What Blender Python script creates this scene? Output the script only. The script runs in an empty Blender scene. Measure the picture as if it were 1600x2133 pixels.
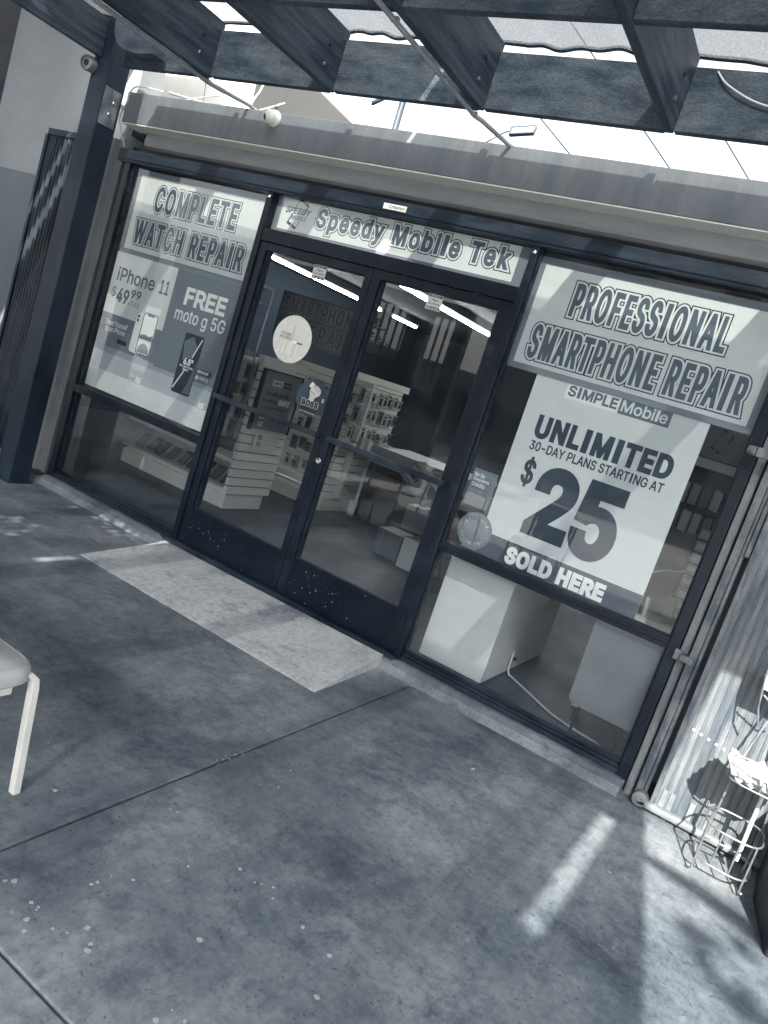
import bpy, bmesh, math, random
import numpy as np
from mathutils import Vector, Matrix, geometry
random.seed(7)
S = bpy.context.scene
COL = S.collection
R = math.radians

# ------------------------------------------------------------------ camera
CAM_POS = (3.52833, -3.91426, 1.46455)
cam = bpy.data.cameras.new('camera'); cam.sensor_fit = 'HORIZONTAL'; cam.sensor_width = 36.0; cam.lens = 36.0
cam.clip_start = 0.05; cam.clip_end = 3000
camo = bpy.data.objects.new('camera', cam); COL.objects.link(camo)
right = Vector((0.8154, 0.4903, 0.3077)); down = Vector((0.3469, 0.0117, -0.9378)); fwd = Vector((-0.4634, 0.8715, -0.1605))
m = Matrix((right, -down, -fwd)).transposed().to_4x4(); m.translation = Vector(CAM_POS)
camo.matrix_world = m
S.camera = camo

# ------------------------------------------------------------------ sky, sun, exposure
SUN = Vector((0.34, -1.0, 0.80)).normalized()          # towards the sun
elev = math.asin(SUN.z); az = math.atan2(SUN.x, SUN.y)
w = bpy.data.worlds.new("World"); S.world = w; w.use_nodes = True
nt = w.node_tree; nt.nodes.clear()
sky = nt.nodes.new('ShaderNodeTexSky'); sky.sky_type = 'NISHITA'; sky.sun_disc = False
sky.sun_elevation = elev; sky.sun_rotation = az; sky.dust_density = 4.0; sky.air_density = 1.0; sky.ozone_density = 1.0
hsv = nt.nodes.new('ShaderNodeHueSaturation'); hsv.inputs['Saturation'].default_value = 0.10
bg = nt.nodes.new('ShaderNodeBackground'); bg.inputs['Strength'].default_value = 0.135
wo = nt.nodes.new('ShaderNodeOutputWorld')
nt.links.new(sky.outputs[0], hsv.inputs['Color']); nt.links.new(hsv.outputs[0], bg.inputs['Color']); nt.links.new(bg.outputs[0], wo.inputs['Surface'])
sl = bpy.data.lights.new('sun', 'SUN'); sl.energy = 4.4; sl.angle = R(0.45); sl.color = (1.0, 0.945, 0.83)
so = bpy.data.objects.new('sun', sl); COL.objects.link(so)
so.rotation_euler = SUN.to_track_quat('Z', 'Y').to_euler(); so.location = (8, -14, 12)
S.view_settings.view_transform = 'Standard'; S.view_settings.look = 'None'
S.view_settings.exposure = 1.80; S.view_settings.gamma = 1.0
S.render.engine = 'CYCLES'
S.cycles.max_bounces = 8; S.cycles.transparent_max_bounces = 16; S.cycles.diffuse_bounces = 4; S.cycles.glossy_bounces = 4
S.cycles.caustics_reflective = False; S.cycles.caustics_refractive = False

# ------------------------------------------------------------------ helpers
TINT = [(-6.0, (0.30, 0.95, 2.9)), (-3.9, (0.48, 1.02, 1.75)), (-2.7, (0.70, 1.01, 1.38)), (-1.6, (0.905, 1.0, 1.09)), (-0.9, (0.95, 1.0, 1.05)), (-0.2, (1.025, 1.0, 0.925))]
def duo(v):
    l = math.log(max(v, 1e-4))
    if l <= TINT[0][0]: t = TINT[0][1]
    elif l >= TINT[-1][0]: t = TINT[-1][1]
    else:
        for (a, ca), (b, cb) in zip(TINT, TINT[1:]):
            if a <= l <= b:
                k = (l - a) / (b - a); t = tuple(x + (y - x) * k for x, y in zip(ca, cb)); break
    return (v * t[0], v * t[1], v * t[2], 1.0)

MATS = {}
def node(t, ty, **kw):
    n = t.nodes.new(ty)
    for k, v in kw.items(): setattr(n, k, v)
    return n
def ramp(t, fac, stops):
    r = node(t, 'ShaderNodeValToRGB')
    e = r.color_ramp.elements
    while len(e) < len(stops): e.new(0.5)
    for i, (p, c) in enumerate(stops):
        e[i].position = p; e[i].color = c if len(c) == 4 else (*c, 1)
    t.links.new(fac, r.inputs['Fac']); return r.outputs['Color']
def noise(t, co, scale, detail=6, rough=0.6, dist=0.0):
    n = node(t, 'ShaderNodeTexNoise'); n.inputs['Scale'].default_value = scale; n.inputs['Detail'].default_value = detail
    n.inputs['Roughness'].default_value = rough; n.inputs['Distortion'].default_value = dist
    t.links.new(co, n.inputs['Vector']); return n.outputs['Fac']
def mix(t, fac, a, b, blend='MIX'):
    n = node(t, 'ShaderNodeMix', data_type='RGBA', blend_type=blend)
    for s, v in (('Factor', fac), ('A', a), ('B', b)):
        i = [x for x in n.inputs if x.name == s and (x.type == ('VALUE' if s == 'Factor' else 'RGBA'))][0]
        if isinstance(v, (int, float)): i.default_value = v
        elif isinstance(v, tuple): i.default_value = v
        else: t.links.new(v, i)
    return [x for x in n.outputs if x.type == 'RGBA'][0]
def base_mat(name):
    m = bpy.data.materials.new(name); m.use_nodes = True
    t = m.node_tree; b = t.nodes['Principled BSDF']
    tc = node(t, 'ShaderNodeTexCoord'); geo = node(t, 'ShaderNodeNewGeometry')
    return m, t, b, geo.outputs['Position']
def surf(name, v, v2=None, scale=8.0, rough=0.6, metal=0.0, bump=0.0, bscale=60.0, spec=0.5, fine=0.25, stretch=None, lo=0.35, hi=0.65, neutral=False):
    """procedural surface: two tones mixed by noise, fine grain, roughness variation, bump"""
    if name in MATS: return MATS[name]
    m, t, b, co = base_mat(name)
    if stretch:
        mp = node(t, 'ShaderNodeMapping'); mp.inputs['Scale'].default_value = stretch; t.links.new(co, mp.inputs['Vector']); co = mp.outputs[0]
    v2 = v2 if v2 is not None else v * 0.8
    n1 = noise(t, co, scale, 7, 0.62, 0.2)
    du = (lambda q: (q * 0.97, q, q * 1.04, 1.0)) if neutral else duo
    c = ramp(t, n1, [(lo, du(v)), (hi, du(v2))])
    if fine:
        n2 = noise(t, co, bscale * 1.7, 3, 0.7)
        g = ramp(t, n2, [(0.3, (1 - fine,) * 3), (0.7, (1 + fine * 0.3,) * 3)])
        c = mix(t, 1.0, c, g, 'MULTIPLY')
    t.links.new(c, b.inputs['Base Color'])
    rr = node(t, 'ShaderNodeMapRange'); rr.inputs['To Min'].default_value = max(0.02, rough - 0.12); rr.inputs['To Max'].default_value = min(1, rough + 0.12)
    t.links.new(n1, rr.inputs['Value']); t.links.new(rr.outputs[0], b.inputs['Roughness'])
    b.inputs['Metallic'].default_value = metal; b.inputs['Specular IOR Level'].default_value = spec
    if bump:
        n3 = noise(t, co, bscale, 5, 0.6)
        bp = node(t, 'ShaderNodeBump'); bp.inputs['Strength'].default_value = bump; bp.inputs['Distance'].default_value = 0.004
        t.links.new(n3, bp.inputs['Height']); t.links.new(bp.outputs[0], b.inputs['Normal'])
    MATS[name] = m; return m
def flat(name, v, rough=0.5, metal=0.0, spec=0.5):
    return surf(name, v, v * 0.94, scale=5, rough=rough, metal=metal, fine=0.0, spec=spec)
def emit(name, col, st):
    if name in MATS: return MATS[name]
    m, t, b, co = base_mat(name)
    b.inputs['Base Color'].default_value = (0.8, 0.8, 0.8, 1); b.inputs['Emission Color'].default_value = (*col, 1); b.inputs['Emission Strength'].default_value = st
    MATS[name] = m; return m
def glass(name, ior=1.55, tint=0.9, rough=0.0):
    if name in MATS: return MATS[name]
    m, t, b, co = base_mat(name); t.nodes.remove(b)
    out = [n for n in t.nodes if n.type == 'OUTPUT_MATERIAL'][0]
    tr = node(t, 'ShaderNodeBsdfTransparent'); tr.inputs[0].default_value = (tint * 0.97, tint, tint * 1.02, 1)
    gl = node(t, 'ShaderNodeBsdfGlossy'); gl.inputs['Color'].default_value = (0.97, 0.985, 1, 1); gl.inputs['Roughness'].default_value = rough
    fr = node(t, 'ShaderNodeFresnel'); fr.inputs['IOR'].default_value = ior
    gb_ = node(t, 'ShaderNodeNewGeometry'); fm = node(t, 'ShaderNodeMath', operation='SUBTRACT'); fm.inputs[0].default_value = 1.0; t.links.new(gb_.outputs['Backfacing'], fm.inputs[1])
    fr_ = node(t, 'ShaderNodeMath', operation='MULTIPLY'); t.links.new(fr.outputs[0], fr_.inputs[0]); t.links.new(fm.outputs[0], fr_.inputs[1])
    dirt = noise(t, co, 3.0, 6, 0.7)
    df = node(t, 'ShaderNodeBsdfDiffuse'); df.inputs[0].default_value = duo(0.45)
    mx = node(t, 'ShaderNodeMixShader'); t.links.new(fr_.outputs[0], mx.inputs[0]); t.links.new(tr.outputs[0], mx.inputs[1]); t.links.new(gl.outputs[0], mx.inputs[2])
    mr = node(t, 'ShaderNodeMapRange'); mr.inputs['From Min'].default_value = 0.45; mr.inputs['From Max'].default_value = 0.8; mr.inputs['To Max'].default_value = 0.05; mr.inputs['To Min'].default_value = 0.006
    t.links.new(dirt, mr.inputs['Value'])
    m2 = node(t, 'ShaderNodeMixShader'); t.links.new(mr.outputs[0], m2.inputs[0]); t.links.new(mx.outputs[0], m2.inputs[1]); t.links.new(df.outputs[0], m2.inputs[2])
    t.links.new(m2.outputs[0], out.inputs['Surface'])
    MATS[name] = m; return m

OFF = {}
def off_of(o):
    return OFF.get(o.name, Vector((0, 0, 0))) if o else Vector((0, 0, 0))
class MB:
    def __init__(s): s.v = []; s.f = []
    def quad(s, a, b, c, d):
        n = len(s.v); s.v += [tuple(a), tuple(b), tuple(c), tuple(d)]; s.f.append((n, n + 1, n + 2, n + 3)); return s
    def box(s, x0, x1, y0, y1, z0, z1):
        n = len(s.v)
        s.v += [(x0, y0, z0), (x1, y0, z0), (x1, y1, z0), (x0, y1, z0), (x0, y0, z1), (x1, y0, z1), (x1, y1, z1), (x0, y1, z1)]
        s.f += [tuple(n + i for i in f) for f in ((0, 3, 2, 1), (4, 5, 6, 7), (0, 1, 5, 4), (1, 2, 6, 5), (2, 3, 7, 6), (3, 0, 4, 7))]; return s
    def obox(s, c, ax, ay, az):
        """oriented box: centre, three half-axis vectors"""
        c = Vector(c); ax, ay, az = Vector(ax), Vector(ay), Vector(az); n = len(s.v)
        for sx, sy, sz in ((-1, -1, -1), (1, -1, -1), (1, 1, -1), (-1, 1, -1), (-1, -1, 1), (1, -1, 1), (1, 1, 1), (-1, 1, 1)):
            s.v.append(tuple(c + ax * sx + ay * sy + az * sz))
        s.f += [tuple(n + i for i in f) for f in ((0, 3, 2, 1), (4, 5, 6, 7), (0, 1, 5, 4), (1, 2, 6, 5), (2, 3, 7, 6), (3, 0, 4, 7))]; return s
    def tube(s, path, r, n=10, closed=False):
        P = [Vector(p) for p in path]; k = len(P); b = len(s.v); up = None
        rs = r if isinstance(r, (list, tuple)) else [r] * k
        for i, p in enumerate(P):
            if closed: d = P[(i + 1) % k] - P[i - 1]
            else: d = P[min(i + 1, k - 1)] - P[max(i - 1, 0)]
            d.normalize()
            if up is None: up = Vector((0, 0, 1)) if abs(d.z) < 0.9 else Vector((1, 0, 0))
            u = d.cross(up); u.normalize(); v2 = u.cross(d); up = v2
            for j in range(n):
                a = 2 * math.pi * j / n; q = p + (u * math.cos(a) + v2 * math.sin(a)) * rs[i]; s.v.append(tuple(q))
        for i in range(k if closed else k - 1):
            i2 = (i + 1) % k
            for j in range(n):
                s.f.append((b + i * n + j, b + i * n + (j + 1) % n, b + i2 * n + (j + 1) % n, b + i2 * n + j))
        if not closed:
            s.f.append(tuple(b + j for j in range(n))[::-1]); s.f.append(tuple(b + (k - 1) * n + j for j in range(n)))
        return s
    def prism(s, poly, axis, lo, hi):
        """extrude a 2D polygon along axis (0 x,1 y,2 z)"""
        n = len(s.v); k = len(poly)
        for h in (lo, hi):
            for (a, c) in poly:
                p = [a, c]; p.insert(axis, h); s.v.append(tuple(p))
        s.f.append(tuple(range(n, n + k))[::-1]); s.f.append(tuple(range(n + k, n + 2 * k)))
        for i in range(k):
            j = (i + 1) % k; s.f.append((n + i, n + j, n + k + j, n + k + i))
        return s
    def lathe(s, prof, c, axis, n=28):
        """profile (r,h) turned about axis direction through c"""
        ax = Vector(axis).normalized(); u = ax.orthogonal().normalized(); v = ax.cross(u); c = Vector(c); b = len(s.v)
        for r, h in prof:
            for j in range(n):
                a = 2 * math.pi * j / n; s.v.append(tuple(c + ax * h + (u * math.cos(a) + v * math.sin(a)) * r))
        for i in range(len(prof) - 1):
            for j in range(n):
                s.f.append((b + i * n + j, b + i * n + (j + 1) % n, b + (i + 1) * n + (j + 1) % n, b + (i + 1) * n + j))
        s.f.append(tuple(b + j for j in range(n))[::-1]); e = b + (len(prof) - 1) * n; s.f.append(tuple(e + j for j in range(n)))
        return s
    def mesh(s, me, M=None):
        ix = {}
        for p in me.polygons:
            for i in p.vertices:
                if i not in ix:
                    co = me.vertices[i].co; ix[i] = len(s.v); s.v.append(tuple(co if M is None else M @ co))
            s.f.append(tuple(ix[i] for i in p.vertices))
        return s
    def build(s, name, mat, parent=None, bevel=0.0, smooth=False, seg=2):
        o0 = off_of(parent); me = bpy.data.meshes.new(name)
        me.from_pydata([tuple(Vector(v) - o0) for v in s.v], [], s.f); me.update()
        bm = bmesh.new(); bm.from_mesh(me); bmesh.ops.recalc_face_normals(bm, faces=bm.faces); bm.to_mesh(me); bm.free()
        if smooth:
            for p in me.polygons: p.use_smooth = True
            me.set_sharp_from_angle(angle=R(40))
        me.materials.append(mat)
        o = bpy.data.objects.new(name, me); COL.objects.link(o)
        if parent: o.parent = parent
        OFF[o.name] = o0
        if bevel:
            b = o.modifiers.new('bevel', 'BEVEL'); b.width = bevel; b.segments = seg; b.limit_method = 'ANGLE'; b.angle_limit = R(40)
        return o
def thing(name, label, cat, loc=(0, 0, 0), group=None):
    o = bpy.data.objects.new(name, None); COL.objects.link(o); o.location = loc; o.empty_display_size = 0.1
    OFF[o.name] = Vector(loc); tag(o, label, cat, group); return o
def tag(o, label, cat, group=None):
    o['label'] = label; o['category'] = cat
    if group: o['group'] = group
    return o
def struct(o): o['kind'] = 'structure'; return o
def copy_thing(root, delta, label=None, scale=None):
    r = root.copy(); COL.objects.link(r); r.location = Vector(root.location) + Vector(delta)
    if scale: r.scale = scale
    OFF[r.name] = Vector(r.location)
    if label: r['label'] = label
    for ch in list(root.children):
        c = ch.copy(); COL.objects.link(c); c.parent = r
        for g in list(ch.children):
            d = g.copy(); COL.objects.link(d); d.parent = c
    return r

# ---- lettering -------------------------------------------------------------
def load_font():
    try: return bpy.data.fonts.load(bpy.utils.system_resource('DATAFILES', path='fonts') + '/Inter.woff2')
    except Exception: return None
FONT = load_font()
def glyph_contours(body, spacing):
    cu = bpy.data.curves.new('text', 'FONT'); cu.body = body; cu.space_character = spacing
    if FONT: cu.font = FONT
    ob = bpy.data.objects.new('text', cu); COL.objects.link(ob)
    c = ob.to_curve(bpy.context.evaluated_depsgraph_get()); out = []
    for sp in c.splines:
        B = list(sp.bezier_points); P = []
        for i, a in enumerate(B):
            q = B[(i + 1) % len(B)]; p0, p1, p2, p3 = a.co, a.handle_right, q.handle_left, q.co
            ch = (p3 - p0).length
            if ch < 1e-7: continue
            bend = abs((p1 - p0).cross(p3 - p0).length) + abs((p2 - p0).cross(p3 - p0).length)
            k = 1 if bend < 1e-4 * ch * ch + 1e-9 else 7
            for j in range(k):
                u = j / k; v = 1 - u; r = p0 * v ** 3 + p1 * 3 * v * v * u + p2 * 3 * v * u * u + p3 * u ** 3; P.append((r.x, r.y))
        ch_ = body[sp.character_index] if sp.character_index < len(body) else ''
        if ch_ in 'Il':
            X = sorted({round(q[0], 4) for q in P}); Y = [q[1] for q in P]; wd = 0.105
            xl = X[0] if ch_ == 'l' else (X[0] + X[-1]) / 2 - wd / 2
            P = [(xl, min(Y)), (xl, max(Y)), (xl + wd, max(Y)), (xl + wd, min(Y))]
        Q = []
        for p in P:
            if not Q or abs(p[0] - Q[-1][0]) + abs(p[1] - Q[-1][1]) > 1e-5: Q.append(p)
        if len(Q) > 2 and abs(Q[0][0] - Q[-1][0]) + abs(Q[0][1] - Q[-1][1]) < 1e-5: Q.pop()
        if len(Q) > 2: out.append(np.array(Q))
    ob.to_curve_clear(); bpy.data.objects.remove(ob); bpy.data.curves.remove(cu)
    return out
def area(P): return 0.5 * float(np.sum(P[:, 0] * np.roll(P[:, 1], -1) - np.roll(P[:, 0], -1) * P[:, 1]))
def grow(P, d):
    """push a closed contour out by d to the right of its direction of travel, corners mitred"""
    if d == 0: return P
    e = np.roll(P, -1, 0) - P; L = np.hypot(e[:, 0], e[:, 1]); e = e / L[:, None]; n = np.stack([e[:, 1], -e[:, 0]], 1); out = []
    for i in range(len(P)):
        a, b = n[i - 1], n[i]; cr = e[i - 1][0] * e[i][1] - e[i - 1][1] * e[i][0]; s = a + b; q = float(s @ s)
        if q < 1e-6: out += [P[i] + a * d, P[i] + b * d]; continue
        m = s * (2.0 / q); ml = math.hypot(*m)
        if ml > 2.2 and cr * d > 0: out += [P[i] + a * d + e[i - 1] * abs(d) * 0.6, P[i] + b * d - e[i] * abs(d) * 0.6]
        else: out.append(P[i] + m * d * min(1.0, 2.2 / ml))
    return np.array(out)
def glyph_mesh(body, x0, x1, z0, z1, bold=0.0, shear=0.0, spacing=1.0):
    """text fitted into the box x0..x1, z0..z1 (bold included) as one flat triangulated mesh in XY"""
    C = glyph_contours(body, spacing)
    C = [np.stack([c[:, 0] + shear * c[:, 1], c[:, 1]], 1) for c in C]
    lo = np.min([c.min(0) for c in C], 0); hi = np.max([c.max(0) for c in C], 0)
    sc = np.array([(x1 - x0 - 2 * bold) / max(1e-6, hi[0] - lo[0]), (z1 - z0 - 2 * bold) / max(1e-6, hi[1] - lo[1])])
    if hi[0] - lo[0] < 1e-3: sc[0] = sc[1]
    C = [(c - lo) * sc + np.array([x0 + bold, z0 + bold]) for c in C]
    big = max(C, key=lambda c: abs(area(c))); sg = 1 if area(big) > 0 else -1
    C = [grow(c, bold * sg) for c in C]
    V = []; E = []
    for c in C:
        k = len(V); V += [Vector((float(p[0]), float(p[1]))) for p in c]; E += [(k + i, k + (i + 1) % len(c)) for i in range(len(c))]
    r = geometry.delaunay_2d_cdt(V, E, [], 0, 1e-7)
    vs = np.array([(v.x, v.y) for v in r[0]]); F = np.array([f for f in r[2] if len(f) == 3])
    cen = vs[F].mean(1); wn = np.zeros(len(cen))
    for c in C:
        a = c; b = np.roll(c, -1, 0)
        for i in range(len(a)):
            up = (a[i, 1] <= cen[:, 1]) & (b[i, 1] > cen[:, 1]); dn = (a[i, 1] > cen[:, 1]) & (b[i, 1] <= cen[:, 1])
            if not (up.any() or dn.any()): continue
            left = (b[i, 0] - a[i, 0]) * (cen[:, 1] - a[i, 1]) - (cen[:, 0] - a[i, 0]) * (b[i, 1] - a[i, 1])
            wn += (up & (left > 0)).astype(float) - (dn & (left < 0)).astype(float)
    keep = F[wn * sg > 0.5]
    me = bpy.data.meshes.new('glyphs'); me.from_pydata([(float(p[0]), float(p[1]), 0.0) for p in vs], [], [tuple(int(i) for i in f) for f in keep]); me.update()
    return me
class Board:
    """a flat printed thing; local u along the width, v up, n out towards the viewer"""
    def __init__(s, parent, U=(1, 0, 0), V=(0, 0, 1), N=(0, -1, 0), O=(0, 0, 0)):
        s.p = parent; s.M = Matrix.Identity(4)
        for i, a in enumerate((U, V, N)):
            for r in range(3): s.M[r][i] = a[r]
        s.M.translation = Vector(O)
    def at(s, u, v, n=0): return s.M @ Vector((u, v, n))
    def text(s, name, body, box, lay, mat, bold=0.0, shear=0.0, spacing=1.0, into=None, th=None):
        me = glyph_mesh(body, box[0], box[1], box[2], box[3], bold, shear, spacing)
        b = into or MB(); b.mesh(me, s.M @ Matrix.Translation((0, 0, lay)))
        bpy.data.meshes.remove(me)
        return b if into else b.build(name, mat, s.p)
    def slab(s, b, u0, u1, v0, v1, n0, n1):
        c = s.at((u0 + u1) / 2, (v0 + v1) / 2, (n0 + n1) / 2); X = s.M.to_3x3()
        b.obox(c, X @ Vector(((u1 - u0) / 2, 0, 0)), X @ Vector((0, (v1 - v0) / 2, 0)), X @ Vector((0, 0, (n1 - n0) / 2))); return b
    def rect(s, name, u0, u1, v0, v1, lay, mat, bevel=0.0):
        b = MB(); s.slab(b, u0, u1, v0, v1, lay - 0.0004, lay); return b.build(name, mat, s.p, bevel)
    def poly(s, b, pts, lay):
        n = len(b.v)
        for u, v in pts: b.v.append(tuple(s.at(u, v, lay)))
        b.f.append(tuple(range(n, n + len(pts)))); return b
    def outlined(s, body, box, lay, w1, w2, bold, mf, mw, md, shear=0.0, spacing=1.0):
        """letters with a fill, a white line and a dark line round it; the box is that of the dark line"""
        i = w1 + w2
        s.text('letter_outline', body, box, lay, md, bold + i, shear, spacing)
        b2 = (box[0] + w2, box[1] - w2, box[2] + w2, box[3] - w2)
        s.text('letter_border', body, b2, lay + 0.0006, mw, bold + w1, shear, spacing)
        b3 = (box[0] + i, box[1] - i, box[2] + i, box[3] - i)
        s.text('lettering', body, b3, lay + 0.0012, mf, bold, shear, spacing)
def circle(cx, cz, r, n=40, r2=None):
    r2 = r2 or r
    return [(cx + r * math.cos(2 * math.pi * i / n), cz + r2 * math.sin(2 * math.pi * i / n)) for i in range(n)]

# ------------------------------------------------------------------ materials
def concrete(name, dark, mid, light, gum=True, scale=1.0, blotch=0.75):
    m, t, b, co = base_mat(name)
    n1 = noise(t, co, 0.9 * scale, 9, 0.68, 0.15); n2 = noise(t, co, 3.4 * scale, 10, 0.76, 0.1); n3 = noise(t, co, 26 * scale, 6, 0.75); n4 = noise(t, co, 150 * scale, 3, 0.8)
    c1 = ramp(t, n1, [(0.36, duo(dark)), (0.49, duo(mid)), (0.64, duo(light))])
    c2 = ramp(t, n2, [(0.28, duo(dark * 0.8)), (0.5, duo(mid)), (0.72, duo(light * 1.05))])
    c = mix(t, 0.38, c1, c2)
    g3 = ramp(t, n3, [(0.28, (0.52, 0.57, 0.64)), (0.5, (1, 1, 1)), (0.72, (1.3, 1.27, 1.22))]); c = mix(t, 0.85, c, g3, 'MULTIPLY')
    # darker blotches with ragged edges
    nb = noise(t, co, 2.1 * scale, 11, 0.80, 0.2); gb = ramp(t, nb, [(0.52, (1, 1, 1)), (0.60, (0.55, 0.60, 0.67)), (0.7, (0.42, 0.48, 0.56))]); c = mix(t, 0.85, c, gb, 'MULTIPLY')
    nm = noise(t, co, 11 * scale, 10, 0.82); gm_ = ramp(t, nm, [(0.40, (0.62, 0.67, 0.74)), (0.50, (1, 1, 1)), (0.62, (1.14, 1.12, 1.09))]); c = mix(t, blotch, c, gm_, 'MULTIPLY')
    # trowel streaks
    mp = node(t, 'ShaderNodeMapping'); mp.inputs['Scale'].default_value = (34, 3.2, 1); mp.inputs['Rotation'].default_value = (0, 0, 0.5); t.links.new(co, mp.inputs['Vector'])
    ns = noise(t, mp.outputs[0], 1.6, 6, 0.7, 0.3); gs = ramp(t, ns, [(0.35, (0.8, 0.83, 0.86)), (0.6, (1.06, 1.06, 1.05))]); c = mix(t, 0.6, c, gs, 'MULTIPLY')
    # pale flakes, dark pits
    nf = noise(t, co, 46 * scale, 4, 0.6); gf = ramp(t, nf, [(0.70, (0, 0, 0)), (0.74, (1, 1, 1))])
    msk = ramp(t, n2, [(0.5, (0, 0, 0)), (0.62, (0.55, 0.55, 0.55))]); gm = mix(t, 1.0, gf, msk, 'MULTIPLY'); c = mix(t, gm, c, duo(light * 1.5))
    npit = noise(t, co, 60 * scale, 3, 0.6); gp = ramp(t, npit, [(0.30, (0.35, 0.4, 0.46)), (0.38, (1, 1, 1))]); c = mix(t, 0.85, c, gp, 'MULTIPLY')
    t.links.new(c, b.inputs['Base Color'])
    rr = node(t, 'ShaderNodeMapRange'); rr.inputs['From Min'].default_value = 0.3; rr.inputs['From Max'].default_value = 0.7; rr.inputs['To Min'].default_value = 0.42; rr.inputs['To Max'].default_value = 0.68
    t.links.new(n2, rr.inputs['Value']); t.links.new(rr.outputs[0], b.inputs['Roughness'])
    bp = node(t, 'ShaderNodeBump'); bp.inputs['Strength'].default_value = 0.35; bp.inputs['Distance'].default_value = 0.003
    ah = node(t, 'ShaderNodeMath', operation='ADD'); t.links.new(n3, ah.inputs[0]); t.links.new(n4, ah.inputs[1]); t.links.new(ah.outputs[0], bp.inputs['Height'])
    t.links.new(bp.outputs[0], b.inputs['Normal'])
    MATS[name] = m; return m
M_PAVE = concrete('pavement_concrete', 0.046, 0.135, 0.28, blotch=0.6)
M_RAMP = concrete('ramp_concrete', 0.36, 0.42, 0.47, gum=False, scale=1.2, blotch=0.2)
M_SILL = concrete('sill_concrete', 0.09, 0.16, 0.25, gum=False, scale=2.2, blotch=0.4)
M_YARD = concrete('yard_concrete', 0.46, 0.54, 0.62, gum=False, scale=0.5)
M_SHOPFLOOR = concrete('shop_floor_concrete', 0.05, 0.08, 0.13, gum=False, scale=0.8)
M_FRAME = surf('dark_anodised_metal', 0.009, 0.030, scale=9, lo=0.5, hi=0.78, rough=0.4, metal=0.0, bump=0.08, bscale=80, fine=0.35, spec=0.32)
M_FRAME2 = surf('worn_header_metal', 0.012, 0.045, scale=6, rough=0.5, spec=0.3, bump=0.2, bscale=70, fine=0.4, stretch=(0.6, 1, 2.5))
M_KICK = surf('kick_plate_metal', 0.007, 0.012, scale=4, rough=0.35, bump=0.05, fine=0.2, spec=0.3)
M_BLACK = flat('black', 0.004, 0.6)
M_GLASS = glass('window_glass', 1.56, 0.95)
M_CASEGLASS = glass('case_glass', 1.45, 0.93)
M_STUCCO = surf('stucco', 0.27, 0.33, scale=1.4, rough=0.9, bump=0.35, bscale=55, fine=0.12, spec=0.2)
M_STUCCO_LO = surf('stucco_dado', 0.15, 0.19, scale=1.4, rough=0.9, bump=0.35, bscale=55, fine=0.15, spec=0.2)
M_WHITEWALL = surf('white_stucco', 0.72, 0.80, scale=2, rough=0.9, bump=0.2, bscale=40, fine=0.08, spec=0.2)
M_GABLE_SHADE = surf('gable_shade_grey', 0.055, 0.062, neutral=True, scale=1.2, rough=0.9, fine=0.08, spec=0.2)  # the gable's shade is put into this grey
M_FASCIA = surf('fascia_paint', 0.18, 0.235, scale=6, stretch=(1.6, 1, 0.3), rough=0.8, bump=0.15, bscale=60, fine=0.15, spec=0.3)
M_SOFFIT = surf('soffit_paint', 0.86, 0.90, scale=3, rough=0.75, fine=0.1, spec=0.3)
M_ROLLER = surf('roller_housing_paint', 0.30, 0.40, scale=3, rough=0.6, bump=0.1, fine=0.15, stretch=(0.5, 1, 3))
M_PLASTER = surf('jamb_plaster', 0.19, 0.30, scale=6, rough=0.8, bump=0.25, bscale=60, fine=0.2, stretch=(1, 1, 0.35))
M_RUST = surf('weathered_steel', 0.08, 0.20, scale=14, rough=0.6, bump=0.3, bscale=90, fine=0.35, stretch=(1, 1, 0.35), lo=0.42, hi=0.58)
M_RIB = surf('galvanised_rib', 0.10, 0.21, scale=9, rough=0.5, bump=0.2, bscale=90, fine=0.3, stretch=(1.5, 1.5, 0.25), lo=0.40, hi=0.62)
M_RIBDARK = surf('dark_rib', 0.05, 0.13, scale=9, rough=0.42, bump=0.2, bscale=90, fine=0.3, stretch=(1.5, 1.5, 0.3))
M_RAIL = surf('gate_rail_paint', 0.15, 0.25, scale=10, rough=0.6, bump=0.2, bscale=80, fine=0.25)
M_POST = surf('dark_steel_post', 0.010, 0.034, scale=3.5, rough=0.5, spec=0.22, bump=0.15, bscale=70, fine=0.3, stretch=(1, 1, 0.5))
M_TIMBER = surf('dark_timber', 0.022, 0.08, scale=6, rough=0.55, spec=0.35, bump=0.5, bscale=50, fine=0.35, stretch=(3, 0.35, 4))
M_BLOCKING = surf('rough_timber', 0.04, 0.12, scale=9, stretch=(0.45, 1, 1.4), rough=0.85, bump=0.9, bscale=90, fine=0.55, spec=0.25)
M_PIPE = surf('conduit_paint', 0.24, 0.34, scale=10, rough=0.5, fine=0.15)
M_WIRE = flat('pale_cable', 0.5, 0.5)
M_DARKWIRE = flat('dark_cable', 0.02, 0.6)
M_WHITE = flat('white_plastic', 0.78, 0.35)
M_GREYPL = flat('grey_plastic', 0.2, 0.4)
M_CHROME = surf('brushed_steel', 0.55, 0.62, scale=30, rough=0.25, metal=1.0, fine=0.1)
M_GALV = surf('galvanised_wire', 0.20, 0.34, scale=20, rough=0.4, metal=0.6, fine=0.1)
M_PAPER = surf('white_paper', 0.66, 0.60, scale=6, rough=0.55, fine=0.05)
M_SIGN = surf('sign_vinyl', 0.80, 0.86, scale=2, rough=0.4, fine=0.03, bump=0.12, bscale=5)
M_BORDER = flat('sign_border_grey', 0.24, 0.45)
M_LETTER = flat('letter_grey', 0.145, 0.45)
M_FILL = flat('letter_fill', 0.125, 0.45)
M_REFLECT = surf('reflection_grey', 0.15, 0.17, scale=3, rough=0.5, fine=0.05, neutral=True)  # grey that imitates a reflection in the lower right pane
M_NAVY = flat('letter_navy', 0.012, 0.45)
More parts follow.
